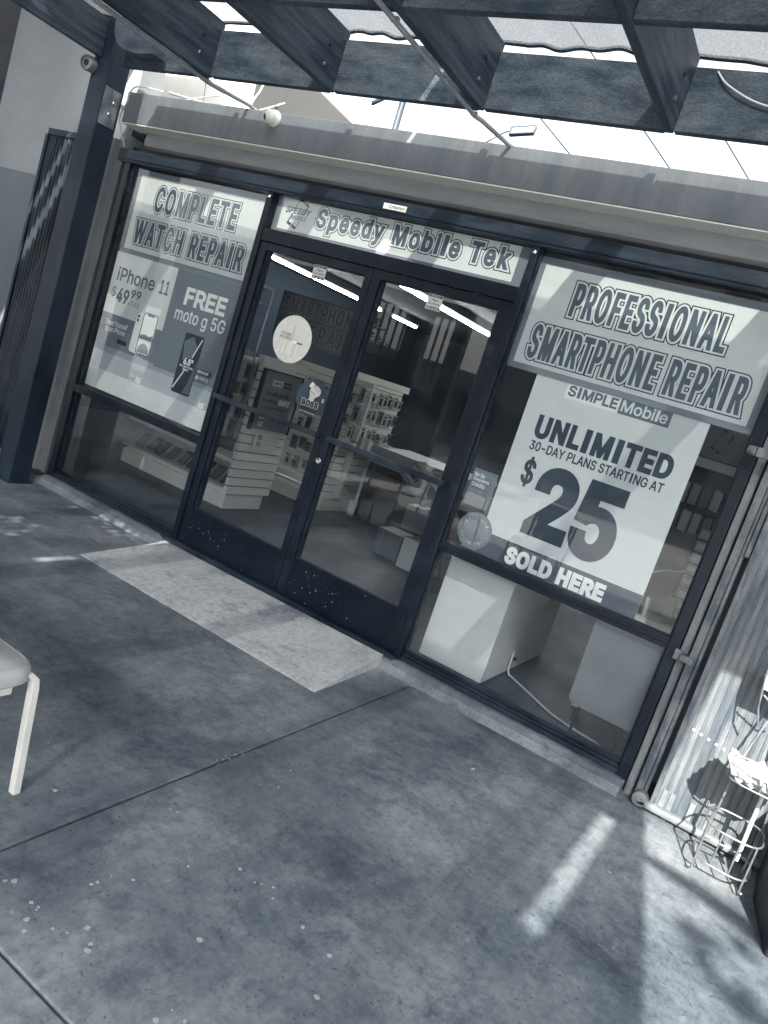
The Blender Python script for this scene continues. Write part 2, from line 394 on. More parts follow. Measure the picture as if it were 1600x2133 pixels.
M_LWHITE = flat('letter_white', 0.86, 0.45)
M_STICK = flat('sticker_dark', 0.055, 0.4)
M_INK = surf('ink_dark', 0.030, 0.045, scale=5, rough=0.5, fine=0.0)
M_P1 = flat('poster_pale', 0.74, 0.42); M_P2 = flat('poster_grey', 0.19, 0.42); M_P3 = flat('poster_mid', 0.36, 0.42); M_P4 = flat('poster_light', 0.50, 0.42)
M_POSTER = surf('poster_paper', 0.66, 0.70, scale=3, rough=0.5, fine=0.03, bump=0.25, bscale=4)
M_CASE = surf('white_laminate', 0.78, 0.84, scale=3, rough=0.45, fine=0.04)
M_SLOT = flat('slot_shadow', 0.01, 0.7)
M_PACK = flat('pack_card', 0.5, 0.4); M_PACK2 = flat('pack_grey', 0.13, 0.4); M_PACKD = flat('pack_item', 0.018, 0.35)
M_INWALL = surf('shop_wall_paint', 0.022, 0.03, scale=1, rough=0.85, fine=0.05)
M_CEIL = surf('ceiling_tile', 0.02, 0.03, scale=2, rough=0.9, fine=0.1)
M_TUBE = emit('fluorescent_tube', (1.0, 0.97, 0.90), 30.0)
M_SEAT = surf('seat_vinyl', 0.38, 0.42, scale=6, rough=0.5, bump=0.15, bscale=160, fine=0.12)
M_LEG = surf('painted_steel_leg', 0.58, 0.66, scale=9, rough=0.35, fine=0.06)
M_COVER = None
def cover_mat(name='shade_cloth', open_=0.28):
    m, t, b, co = base_mat(name)
    n2 = noise(t, co, 130, 2, 0.8); c = ramp(t, n2, [(0.36, duo(0.09)), (0.64, duo(0.36))])
    t.links.new(c, b.inputs['Base Color']); b.inputs['Roughness'].default_value = 0.9
    tl = node(t, 'ShaderNodeBsdfTranslucent'); t.links.new(c, tl.inputs['Color'])
    mx = node(t, 'ShaderNodeMixShader'); mx.inputs[0].default_value = 0.42
    out = [n for n in t.nodes if n.type == 'OUTPUT_MATERIAL'][0]
    tp = node(t, 'ShaderNodeBsdfTransparent'); m3 = node(t, 'ShaderNodeMixShader'); m3.inputs[0].default_value = open_
    t.links.new(b.outputs[0], mx.inputs[1]); t.links.new(tl.outputs[0], mx.inputs[2]); t.links.new(mx.outputs[0], m3.inputs[1]); t.links.new(tp.outputs[0], m3.inputs[2]); t.links.new(m3.outputs[0], out.inputs['Surface'])
    bp = node(t, 'ShaderNodeBump'); bp.inputs['Strength'].default_value = 0.6; bp.inputs['Distance'].default_value = 0.004; t.links.new(n2, bp.inputs['Height']); t.links.new(bp.outputs[0], b.inputs['Normal'])
    return m
M_COVER = cover_mat(); M_COVER_THIN = cover_mat('thin_shade_cloth', 0.46)
def leaf_mat():
    m, t, b, co = base_mat('leaves'); n = noise(t, co, 3, 4, 0.6); c = ramp(t, n, [(0.35, duo(0.04)), (0.65, duo(0.10))]); t.links.new(c, b.inputs['Base Color']); b.inputs['Roughness'].default_value = 0.5; return m
M_LEAF = leaf_mat()
M_BARK = surf('bark', 0.06, 0.12, scale=6, rough=0.9, bump=0.8, bscale=30, stretch=(1, 1, 0.3))

# ------------------------------------------------------------------ ground
Z0 = -0.06                                              # pavement level; shop floor and frame sill are at 0
def slabs():
    b = MB(); g = 0.005
    xs = [-9.0, -4.1, 2.024, 8.2]; ys = [-5.3, -2.78, 0.16]
    for xa, xb in zip(xs, xs[1:]):
        for ya, yb in zip(ys, ys[1:]): b.box(xa + g, xb - g, ya + g, yb - g, Z0 - 0.10, Z0)
    b.box(-9, 8.2, -5.3, 0.16, Z0 - 0.12, Z0 - 0.013)
    return b.build('pavement', M_PAVE, bevel=0.004)
struct(slabs())
tp = MB(); tp.box(-9.0, 8.2, -9.5, -5.302, Z0 - 0.11, Z0); struct(tp.build('bounce_paving', M_YARD))  # out of view, added pale to bounce sunlight up at the shopfront
g = MB(); g.quad((-400, -600, Z0 - 0.09), (400, -600, Z0 - 0.09), (400, 300, Z0 - 0.09), (-400, 300, Z0 - 0.09)); struct(g.build('ground', M_YARD))
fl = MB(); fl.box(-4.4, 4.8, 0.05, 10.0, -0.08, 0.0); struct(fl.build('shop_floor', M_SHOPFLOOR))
# kerb-like sill under the shopfront
s = MB(); s.prism([(-0.175, Z0 - 0.02), (0.05, Z0 - 0.02), (0.05, -0.002), (-0.075, -0.006), (-0.125, -0.022)], 0, -1.42, 3.205)
tag(s.build('concrete_sill', M_SILL, bevel=0.006), 'low pale concrete sill running under the whole shopfront', 'sill')
# entrance ramp
rp = MB()
A = [(0.03, -0.826, Z0 + 0.002), (1.83, -0.822, Z0 + 0.002), (1.80, -0.20, Z0 + 0.002), (-0.01, -0.20, Z0 + 0.002)]
T = [(0.032, -0.823, Z0 + 0.003), (1.828, -0.819, Z0 + 0.004), (1.795, -0.127, 0.012), (0.0, -0.127, -0.004)]
B4 = [(0.03, -0.826, Z0 - 0.03), (1.83, -0.822, Z0 - 0.03), (1.80, -0.127, Z0 - 0.03), (-0.005, -0.127, Z0 - 0.03)]
n0 = len(rp.v); rp.v += B4 + T; rp.f += [(0, 3, 2, 1), (4, 5, 6, 7), (0, 1, 5, 4), (1, 2, 6, 5), (2, 3, 7, 6), (3, 0, 4, 7)]
tag(rp.build('ramp', M_RAMP, bevel=0.0015), 'pale worn concrete wedge ramp in front of the glass double door', 'ramp')
random.seed(2); gp = MB()
for (x, y) in [(2.274, -2.415), (2.319, -2.375), (2.267, -2.478), (2.27, -2.46), (2.233, -2.637), (2.234, -2.692), (2.368, -2.629), (2.384, -2.58), (2.431, -2.608), (2.443, -2.626), (2.368, -2.208), (2.203, -1.683), (2.252, -1.628), (2.264, -1.666), (2.74, -2.117), (2.853, -2.139), (2.589, -2.384), (2.131, -2.645), (2.274, -2.679), (2.136, -2.062), (2.161, -2.054), (2.697, -2.633), (2.742, -2.585), (2.701, -2.587), (2.468, -2.085), (2.534, -2.092), (2.552, -2.08), (2.583, -2.059), (2.612, -2.099), (2.013, -1.728), (2.01, -1.707), (2.006, -1.654), (2.025, -1.653), (2.018, -1.611), (2.027, -1.579), (2.031, -1.721), (1.72, -2.143), (1.639, -2.17), (1.873, -2.31), (2.018, -1.68), (2.649, -0.676), (3.346, -0.862), (2.144, -2.627), (2.257, -2.633), (2.261, -2.642), (2.337, -2.648), (2.303, -2.705), (2.911, -2.28), (2.205, -1.494)]:
    r = random.choice((0.003, 0.004, 0.005, 0.008)) * random.uniform(0.8, 1.3); n = 9
    gp.prism([(x + r * random.uniform(.65, 1.2) * math.cos(6.283 * k / n), y + r * random.uniform(.65, 1.2) * math.sin(6.283 * k / n)) for k in range(n)], 2, Z0 - 0.001, Z0 + 0.0012)
o = gp.build('gum_spots', M_P3); o['kind'] = 'stuff'; tag(o, 'pale dried gum and paint flecks scattered over the near pavement', 'litter')

# ------------------------------------------------------------------ shop building
shop = thing('shop_building', 'grey stucco shop with dark metal shopfront under a painted fascia', 'shop', (0, 0, 0))
b = MB(); b.box(-3.30, -1.66, 0.10, 0.30, 0.98, 4.2); b.build('wall', M_STUCCO, shop)
b = MB(); b.box(-3.30, -1.66, 0.095, 0.30, Z0 - 0.05, 2.16); b.build('wall_dado', M_STUCCO_LO, shop)
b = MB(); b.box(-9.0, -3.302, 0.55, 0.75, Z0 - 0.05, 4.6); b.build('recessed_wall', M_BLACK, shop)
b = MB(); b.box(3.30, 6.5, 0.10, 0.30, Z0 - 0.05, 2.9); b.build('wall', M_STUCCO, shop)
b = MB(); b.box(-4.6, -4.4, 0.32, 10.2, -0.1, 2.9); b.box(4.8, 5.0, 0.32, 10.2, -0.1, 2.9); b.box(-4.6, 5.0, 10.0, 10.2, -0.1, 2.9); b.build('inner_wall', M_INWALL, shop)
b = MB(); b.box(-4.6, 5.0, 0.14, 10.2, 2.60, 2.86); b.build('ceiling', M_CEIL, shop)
# fascia, soffit, roller housing
FY = -0.04
b = MB(); b.box(-1.575, 6.5, FY, 0.02, 2.637, 2.849); b.build('fascia', M_FASCIA, shop, bevel=0.006)
b = MB(); b.box(-1.575, 6.5, FY + 0.002, 0.135, 2.630, 2.6365); b.build('soffit', M_SOFFIT, shop)
b = MB(); b.prism([(0.098, 2.629), (0.14, 2.629), (0.14, 2.50), (0.085, 2.535), (0.078, 2.57), (0.085, 2.605)], 0, -1.43, 6.5); b.build('roller_housing', M_ROLLER, shop, smooth=True)
b = MB(); b.box(-1.5, 6.5, 0.045, 0.16, 2.456, 2.5); b.build('shutter_slot', M_BLACK, shop)
# plaster jambs either side of the shopfront
b = MB()
b.prism([(-1.66, 0.10), (-1.66, -0.015), (-1.645, -0.03), (-1.60, -0.03), (-1.585, -0.005), (-1.53, -0.005), (-1.515, -0.02), (-1.488, -0.02), (-1.483, 0.10)], 2, -0.02, 2.52); b.build('jamb', M_PLASTER, shop, smooth=True)
b = MB()
b.prism([(3.210, 0.10), (3.210, -0.035), (3.216, -0.050), (3.232, -0.058), (3.250, -0.052), (3.259, -0.03), (3.262, 0.10)], 2, Z0, 2.46); b.build('jamb', M_PLASTER, shop, smooth=True)
b = MB(); b.box(-1.4825, -1.4215, 0.02, 0.10, -0.02, 2.456); b.build('jamb_gap', M_BLACK, shop)
# shopfront frame ------------------------------------------------
D0, D1 = -0.045, 0.045
b = MB(); b.box(-1.50, 3.30, D0 - 0.012, D1, 2.372, 2.455); b.build('header', M_FRAME2, shop, bevel=0.004)
b = MB(); b.box(-1.49, 3.29, D0 - 0.018, D0 + 0.01, 2.366, 2.3715); b.box(-1.49, 3.29, D0 - 0.018, D0 - 0.0125, 2.385, 2.391); b.build('header_trim', M_FRAME, shop)
def window(x0, x1, name_rail):
    fr = MB()
    fr.box(x0, x0 + 0.058, D0, D1, 0.0, 2.371) if x0 < 0 else None
    if x0 > 0: fr.box(3.155, 3.207, D0 - 0.005, D1, 0.0, 2.371)
    f = fr.build('window_frame', M_FRAME, shop, bevel=0.003)
    gx0, gx1 = (x0 + 0.058, x1) if x0 < 0 else (x0, 3.155)
    r = MB(); r.box(gx0, gx1, D0 + 0.004, D1, 0.676, 0.733); r.box(gx0, gx1, D0 - 0.004, D0 + 0.0035, 0.70, 0.715); r.build('window_rail', M_FRAME, f, bevel=0.003)
    r = MB(); r.box(gx0, gx1, D0 + 0.004, D1, 0.0, 0.024); r.box(gx0, gx1, D0 + 0.02, D1, 0.0245, 0.040); r.box(gx0, gx1, -0.006, D1, 0.0405, 0.062); r.build('window_sill', M_FRAME2, f, bevel=0.002)
    for z0, z1 in ((0.062, 0.676), (0.733, 2.366)):
        q = MB(); q.box(gx0, gx1, -0.003, 0.003, z0, z1); q.build('window_pane', M_GLASS, f)
    for x in (gx0 + 0.006, gx1 - 0.006):
        for z0, z1 in ((0.062, 0.676), (0.733, 2.366)): q = MB(); q.box(x - 0.006, x + 0.006, -0.018, -0.0035, z0, z1); q.build('glazing_bead', M_FRAME2, f)
    return f
window(-1.421, -0.036, 'l')
window(1.862, 3.228, 'r')
b = MB(); b.box(-0.036, 0.009, D0 - 0.008, D1, 0.0, 2.371); b.build('mullion', M_FRAME, shop, bevel=0.003)
b = MB(); b.box(1.822, 1.862, D0 - 0.008, D1, 0.0, 2.371); b.build('mullion', M_FRAME, shop, bevel=0.003)
b = MB(); b.box(0.0095, 1.8215, D0 - 0.004, D1, 2.066, 2.146); b.build('transom', M_FRAME, shop, bevel=0.003)
b = MB(); b.box(0.0095, 1.8215, -0.003, 0.003, 2.147, 2.366); b.build('transom_glass', M_GLASS, shop)
b = MB(); b.box(-0.1, 1.85, D0 - 0.04, D1, -0.002, 0.014); b.box(-0.06, 1.84, D0 - 0.06, D0 - 0.041, -0.004, 0.006); b.build('threshold', M_FRAME2, shop, bevel=0.002)
# leaves of the double door
def door(x0, x1, g0, g1, push, hinge_right):
    f = MB(); y0, y1 = D0 + 0.004, D1 - 0.006
    f.box(x0, g0, y0, y1, 0.017, 2.062); f.box(g1, x1, y0, y1, 0.017, 2.062)
    f.box(g0 + 0.0002, g1 - 0.0002, y0, y1, 2.012, 2.062)
    d = f.build('door', M_FRAME, shop, bevel=0.003)
    k = MB(); k.box(g0 + 0.0002, g1 - 0.0002, y0, y1, 0.017, 0.262); k.build('kick_plate', M_KICK, d, bevel=0.003)
    q = MB(); q.box(g0, g1, -0.003, 0.003, 0.262, 2.012); q.build('door_glass', M_GLASS, d)
    q = MB(); q.box(g0, g0 + 0.010, -0.020, -0.0035, 0.262, 2.012); q.box(g1 - 0.010, g1, -0.020, -0.0035, 0.262, 2.012); q.box(g0 + 0.0102, g1 - 0.0102, -0.020, -0.0035, 0.262, 0.274); q.build('glazing_bead', M_FRAME2, d)
    p = MB(); a, c = push
    p.box(a, c, D0 - 0.052, D0 - 0.03, 1.016, 1.05); p.box(a, a + 0.05, D0 - 0.029, y0 - 0.0005, 1.018, 1.048); p.box(c - 0.05, c, D0 - 0.029, y0 - 0.0005, 1.018, 1.048); p.build('push_bar', M_FRAME2, d, bevel=0.004)
    return d
d1 = door(0.011, 0.9025, 0.067, 0.854, (0.02, 0.885), False)
d2 = door(0.9065, 1.8205, 0.965, 1.744, (0.975, 1.785), True)
l = MB(); l.lathe([(0.019, 0), (0.019, 0.006), (0.015, 0.010), (0.009, 0.010), (0.007, 0.0085)], (0.930, D0 + 0.0035, 0.885), (0, -1, 0)); l.build('lock_cylinder', M_CHROME, d2, smooth=True)
# scuffs of chipped paint on the kick plates
random.seed(3); c = MB()
for i in range(95):
    left = random.random() < 0.45
    x = random.gauss(0.26, 0.17) if left else random.gauss(1.18, 0.16); z = random.gauss(0.15, 0.06)
    if not (0.08 < x < 0.84 or 0.98 < x < 1.73) or not 0.03 < z < 0.25: continue
    r = random.choice((0.0007, 0.0009, 0.0012, 0.0012, 0.0024)); y = D0 + 0.003
    c.quad((x - r, y, z - r * 1.4), (x + r, y, z - r), (x + r * 0.6, y, z + r * 1.2), (x - r * 0.8, y, z + r))
c.build('paint_chips', M_LWHITE, shop)['kind'] = 'stuff'
# metal lugs on the frame corners
for x in (1.842, -0.014):
    c = MB(); c.lathe([(0.011, 0), (0.011, 0.004), (0.006, 0.008)], (x, D0 - 0.0085, 2.335), (0, -1, 0), 14); c.build('screw_cap', M_CHROME, shop, smooth=True)
b = MB(); b.box(-8.0, -1.25, -6.8, -0.25, 4.25, 4.4); b.build('added_shade_canopy', M_FASCIA, shop)  # out of view, added to keep the sun off the left wall
# roof-side: parapet of the taller neighbour, gable end with its shade painted in as grey
nb = thing('neighbour_building', 'sunlit white stucco wall with a gable painted in shade grey, rising behind the fascia', 'building', (-2, 1.2, 2.86))
b = MB(); b.box(-7.5, -1.40, 1.20, 1.5, 2.87, 5.2); b.build('wall', M_WHITEWALL, nb)
b = MB(); b.prism([(-1.39, 2.87), (0.22, 2.87), (0.22, 2.89), (-0.41, 3.215), (-0.79, 3.41), (-1.39, 3.72)], 1, 0.95, 1.3); b.build('gable', M_GABLE_SHADE, nb)

# ------------------------------------------------------------------ signs and stickers in the windows
YB = 0.014
def sign(name, label, x0, x1, z0, z1, cat='sign', y=YB, mat=None, thick=0.004):
    t = thing(name, label, cat, ((x0 + x1) / 2, y, z0))
    bd = Board(t, O=(0, y, 0))
    b = MB(); b.box(x0, x1, y, y + thick, z0, z1); b.build('panel', mat or M_SIGN, t)
    return t, bd
def phone_logo(bd, cx, cz, s, lay, light=M_SIGN, dark=M_NAVY, grey=M_LETTER, mono=False):
    """tilted phone cut in two by a word band"""
    b = MB(); k = 0.36
    def q(u, v): return (cx + s * (u * math.cos(k) + v * math.sin(k)), cz + s * (-u * math.sin(k) + v * math.cos(k)))
    def frame(a, c):
        bd.poly(b, [q(*p) for p in a], c)
    # outline strokes of the phone (upper and lower halves)
    def stroke(p0, p1, w):
        (x0, y0), (x1, y1) = p0, p1; L = math.hypot(x1 - x0, y1 - y0); nx, ny = -(y1 - y0) / L * w, (x1 - x0) / L * w
        bd.poly(b, [q(x0 + nx, y0 + ny), q(x1 + nx, y1 + ny), q(x1 - nx, y1 - ny), q(x0 - nx, y0 - ny)], lay + 0.0001 * len(b.f))
    stroke((-0.5, 0.12), (-0.5, 0.88), 0.025); stroke((-0.5, 0.9), (0.42, 0.9), 0.07); stroke((0.44, 0.97), (0.44, 0.16), 0.05)
    stroke((0.44, -0.16), (0.44, -0.9), 0.025); stroke((0.46, -0.9), (-0.46, -0.9), 0.10); stroke((-0.46, -0.97), (-0.46, -0.18), 0.05)
    o = b.build('logo_phone', dark, bd.p)
    c = MB(); bd.poly(c, [q(*p) for p in circle(0.0, -0.9, 0.055, 14)], lay + 0.002); c.build('logo_button', light, bd.p); c = MB(); bd.poly(c, [q(-0.18, 0.88), q(0.18, 0.88), q(0.18, 0.92), q(-0.18, 0.92)], lay + 0.002); c.build('logo_speaker', light, bd.p)
    return q
# 1 watch-repair sign
t, bd = sign('window_sign', 'pale grey-bordered sign reading Complete Watch Repair in the left window', -1.322, -0.082, 1.758, 2.352, mat=M_BORDER)
bd.rect('sign_face', -1.283, -0.09, 1.792, 2.316, 0.0008, M_SIGN)
bd.outlined('COMPLETE', (-1.10, -0.275, 2.070, 2.280), 0.0014, 0.0095, 0.0058, 0.0070, M_FILL, M_LWHITE, M_NAVY, spacing=1.24)
bd.outlined('WATCH REPAIR', (-1.230, -0.128, 1.825, 2.030), 0.0014, 0.0095, 0.0058, 0.0070, M_FILL, M_LWHITE, M_NAVY, spacing=1.24)
# 2 phone deals poster
t, bd = sign('window_poster', 'two-part phone price poster under the watch repair sign, FREE in white letters', -1.332, -0.082, 0.752, 1.7575, 'poster', mat=M_P3)
bd.rect('pale_field', -1.3315, -0.690, 1.312, 1.757, 0.0006, M_P1)
bd.rect('grey_field', -0.6895, -0.0825, 1.06, 1.757, 0.0006, M_P2)
bd.rect('grey_field', -1.3315, -0.690, 1.075, 1.3115, 0.0006, M_P2)
bd.rect('pale_foot', -1.3315, -0.0825, 0.7525, 0.90, 0.0006, M_P1)
bd.rect('light_foot', -1.3315, -0.0825, 0.9005, 1.03, 0.0006, M_P4)
bd.text('lettering', 'iPhone', (-1.275, -0.875, 1.553, 1.655), 0.0012, M_LETTER, 0.0025)
bd.text('lettering', '11', (-0.822, -0.728, 1.553, 1.652), 0.0012, M_LETTER, 0.0025)
bd.text('price', '$', (-1.292, -1.245, 1.425, 1.515), 0.0012, M_LETTER, 0.0)
bd.text('price', '49', (-1.232, -1.10, 1.405, 1.51), 0.0012, M_LETTER, 0.0055)
bd.text('price', '99', (-1.088, -0.980, 1.462, 1.524), 0.0012, M_LETTER, 0.0028)
bd.text('small_print', '+TAX', (-1.098, -0.976, 1.402, 1.440), 0.0012, M_LETTER, 0.0)
bd.text('lettering', 'Treat Yourself', (-1.272, -1.035, 1.228, 1.268), 0.0012, M_LWHITE, 0.0008)
bd.text('lettering', 'to an iPhone', (-1.262, -1.046, 1.182, 1.222), 0.0012, M_LWHITE, 0.0008)
b = MB(); bd.poly(b, [(-1.106, 1.118), (-1.012, 1.118), (-0.995, 1.134), (-1.012, 1.150), (-1.106, 1.150)], 0.0012); b.build('arrow_tag', M_NAVY, t)
# printed phones
def rrect(x0, x1, z0, z1, r, n=5):
    P = []
    for cx, cz, a0 in ((x1 - r, z1 - r, 0), (x0 + r, z1 - r, 90), (x0 + r, z0 + r, 180), (x1 - r, z0 + r, 270)):
        for i in range(n + 1): a = R(a0 + 90 * i / n); P.append((cx + r * math.cos(a), cz + r * math.sin(a)))
    return P
def pp(name, pts, lay, mat, par=None):
    b = MB(); bd.poly(b, pts, lay); return b.build(name, mat, t)
pp('printed_phone', rrect(-0.970, -0.830, 1.096, 1.385, 0.025), 0.0012, M_LWHITE)
pp('printed_lens', circle(-0.949, 1.357, 0.011, 14), 0.0018, M_NAVY); pp('printed_lens', circle(-0.949, 1.328, 0.011, 14), 0.0018, M_NAVY)
pp('printed_phone', rrect(-0.902, -0.752, 1.098, 1.400, 0.026), 0.0020, M_INK)
pp('printed_screen', rrect(-0.894, -0.760, 1.106, 1.392, 0.020), 0.0026, M_LWHITE)
pp('printed_notch', rrect(-0.862, -0.792, 1.379, 1.396, 0.006), 0.0032, M_INK)
pp('printed_shape', [(-0.892, 1.210), (-0.762, 1.210), (-0.762, 1.255), (-0.80, 1.24), (-0.84, 1.25), (-0.892, 1.235)], 0.0032, M_LETTER)
pp('printed_shape', [(-0.827 + 0.062 * math.cos(R(a)), 1.112 + 0.072 * math.sin(R(a))) for a in range(0, 181, 15)], 0.0032, M_BORDER)
bd.text('small_print', 'iPhone 11', (-0.895, -0.800, 1.068, 1.090), 0.0012, M_LWHITE, 0.0)
bd.text('lettering', 'FREE', (-0.562, -0.172, 1.532, 1.655), 0.0012, M_LWHITE, 0.007)
bd.text('lettering', 'moto g 5G', (-0.612, -0.135, 1.395, 1.510), 0.0012, M_LWHITE, 0.0012)
pp('printed_phone', rrect(-0.462, -0.282, 0.942, 1.360, 0.014), 0.0012, M_NAVY)
pp('printed_shape', [(-0.455 + 0.0, 1.30), (-0.38, 1.345), (-0.315, 1.27), (-0.36, 1.20), (-0.43, 1.17)], 0.0018, M_LETTER)
pp('printed_shape', [(-0.30, 1.16), (-0.288, 1.22), (-0.288, 0.955), (-0.36, 0.955), (-0.33, 1.03)], 0.0018, M_LETTER)
pp('printed_shape', [(-0.456, 0.975), (-0.450, 0.965), (-0.38, 1.11), (-0.388, 1.115)], 0.0022, M_LWHITE)
pp('printed_shape', [(-0.345, 1.20), (-0.352, 1.206), (-0.300, 1.345), (-0.292, 1.34)], 0.0022, M_LWHITE)
bd.text('lettering', '6.5"', (-0.415, -0.325, 1.146, 1.192), 0.0026, M_LWHITE, 0.003)
bd.text('small_print', 'HD+ MAX Vision', (-0.442, -0.312, 1.126, 1.142), 0.0026, M_LWHITE, 0.0006)
bd.text('small_print', 'Display', (-0.405, -0.350, 1.105, 1.123), 0.0026, M_LWHITE, 0.0006)
pp('price_tag', [(-0.273, 1.116), (-0.135, 1.116), (-0.135, 1.152), (-0.273, 1.152)], 0.0012, M_INK)
bd.text('price', '$299.99', (-0.266, -0.165, 1.122, 1.147), 0.0018, M_LWHITE, 0.0015)
pp('badge', circle(-0.258, 1.092, 0.014, 16), 0.0012, M_LWHITE)
bd.text('small_print', 'moto g', (-0.236, -0.155, 1.078, 1.106), 0.0012, M_LWHITE, 0.0004)
for cx in (-0.795, -0.155):
    pp('badge', [(cx - 0.034, 0.912), (cx + 0.0, 0.895), (cx + 0.034, 0.912), (cx + 0.02, 0.93), (cx + 0.034, 0.948), (cx, 0.938), (cx - 0.028, 0.948), (cx - 0.022, 0.93)], 0.0012, M_LWHITE)
    bd.text('lettering', 'boost', (cx - 0.045, cx + 0.045, 0.868, 0.895), 0.0012, M_LWHITE, 0.0022)
    bd.text('small_print', 'mobile', (cx - 0.028, cx + 0.028, 0.852, 0.864), 0.0012, M_LWHITE, 0.0003)
for x0, x1, z in ((-1.30, -1.17, 0.885), (-1.30, -0.90, 0.868), (-1.30, -0.86, 0.852), (-0.63, -0.50, 0.90), (-0.63, -0.28, 0.884), (-0.63, -0.25, 0.868)):
    bd.text('small_print', 'When you switch' if x1 - x0 < 0.15 else 'See store for details and terms of this offer', (x0, x1, z - 0.004, z + 0.006), 0.0012, M_LWHITE, 0.0)
# 3 shop name sign over the door
t, bd = sign('window_sign', 'long shop name sign with phone logo in the glass above the door', 0.0105, 1.7985, 2.147, 2.3655, mat=M_BORDER)
bd.rect('sign_face', 0.056, 1.737, 2.173, 2.365, 0.0008, M_SIGN)
bd.outlined('Speedy Mobile Tek', (0.338, 1.706, 2.182, 2.362), 0.0014, 0.0090, 0.0054, 0.0066, M_FILL, M_LWHITE, M_NAVY, spacing=1.22)
phone_logo(bd, 0.196, 2.280, 0.088, 0.0016)
bd.text('logo_word', 'SPEEDY', (0.092, 0.300, 2.278, 2.318), 0.0034, M_LETTER, 0.002, 0.3)
bd.text('logo_word', 'MOBILE', (0.150, 0.275, 2.244, 2.272), 0.0034, M_BORDER, 0.001, 0.3)
# 4 professional repair sign
t, bd = sign('window_sign', 'large grey-bordered sign reading Professional Smartphone Repair in the right window', 1.8645, 3.154, 1.748, 2.340, mat=M_BORDER)
bd.rect('sign_face', 1.900, 3.108, 1.780, 2.301, 0.0008, M_SIGN)
bd.outlined('PROFESSIONAL', (2.090, 2.908, 2.054, 2.262), 0.0014, 0.0095, 0.0058, 0.0066, M_FILL, M_LWHITE, M_NAVY, spacing=1.26)
bd.outlined('SMARTPHONE REPAIR', (1.940, 3.072, 1.800, 2.014), 0.0014, 0.0095, 0.0058, 0.0066, M_FILL, M_LWHITE, M_NAVY, spacing=1.26)
# 5 big price poster
t, bd = sign('window_poster', 'tall white poster with a huge price of 25 dollars and dark Sold Here band', 2.052, 2.958, 0.690, 1.757, 'poster', mat=M_POSTER, y=YB + 0.006)
bd.rect('dark_band', 2.0522, 2.9578, 0.733, 0.862, 0.0008, M_STICK)
bd.rect('logo_plate', 2.232, 2.520, 1.670, 1.760, 0.0008, M_LWHITE); bd.rect('logo_plate', 2.5205, 2.780, 1.672, 1.758, 0.0008, M_LETTER)
bd.text('logo_word', 'SIMPLE', (2.245, 2.510, 1.685, 1.742), 0.0014, M_LETTER, 0.003)
bd.text('logo_word', 'Mobile', (2.532, 2.765, 1.685, 1.745), 0.0014, M_P1, 0.0015)
bd.text('lettering', 'UNLIMITED', (2.142, 2.872, 1.428, 1.553), 0.0014, M_INK, 0.0085, spacing=1.10)
bd.text('lettering', '30-DAY PLANS STARTING AT', (2.145, 2.864, 1.362, 1.413), 0.0014, M_INK, 0.0015)
bd.text('price', '$', (2.154, 2.222, 1.164, 1.330), 0.0014, M_INK, 0.0045)
bd.text('price', '2', (2.252, 2.492, 0.930, 1.322), 0.0014, M_INK, 0.026)
bd.text('price', '5', (2.500, 2.738, 0.912, 1.322), 0.0014, M_INK, 0.026)
bd.text('lettering', 'SOLD HERE', (2.222, 2.780, 0.744, 0.840), 0.0014, M_LWHITE, 0.008, spacing=1.1)
# 6 small credit flyer and round sticker beside it
t, bd = sign('flyer', 'small grey flyer about credit low in the right window beside the mullion', 1.893, 2.036, 0.965, 1.172, 'flyer', mat=M_P2, y=YB + 0.002)
for i, tx in enumerate(('No Se', 'Requiere', 'Crédito')):
    bd.text('lettering', tx, (1.903, 1.903 + (0.062, 0.098, 0.082)[i], 1.128 - 0.027 * i, 1.152 - 0.027 * i), 0.0008, M_P1, 0.0012)
for i in range(3): bd.text('small_print', 'Obtenga su telefono', (1.905, 1.985, 1.050 - 0.012 * i, 1.058 - 0.012 * i), 0.0008, M_P1)
t, bd = sign('round_sticker', 'round pale grey sticker with Latino wording low in the right window', 2.005, 2.015, 0.835, 0.845, 'sticker', mat=M_P2, y=YB + 0.004)
pp('disc', circle(2.010, 0.842, 0.103), 0.0010, M_LETTER); pp('inner_disc', circle(2.010, 0.842, 0.096), 0.0016, M_P2)
def arc_text(word, r, a0, a1, size, flip=False):
    b = MB(); n = len(word)
    for i, chh in enumerate(word):
        a = a0 + (a1 - a0) * i / (n - 1); me = glyph_mesh(chh, -size * 0.32, size * 0.32, 0, size if chh in 'DbldkA' else size * 0.78)
        rot = a - math.pi / 2 + (math.pi if flip else 0)
        b.mesh(me, bd.M @ Matrix.Translation((2.010 + r * math.cos(a), 0.842 + r * math.sin(a), 0.0022)) @ Matrix.Rotation(rot, 4, 'Z'))
        bpy.data.meshes.remove(me)
    b.build('lettering', M_P4, t)
arc_text('Disponible', 0.066, R(165), R(20), 0.019)
arc_text('Available', 0.082, R(205), R(325), 0.019, True)
bd.text('lettering', 'LATINO', (1.948, 2.055, 0.818, 0.838), 0.0022, M_LETTER, 0.001)
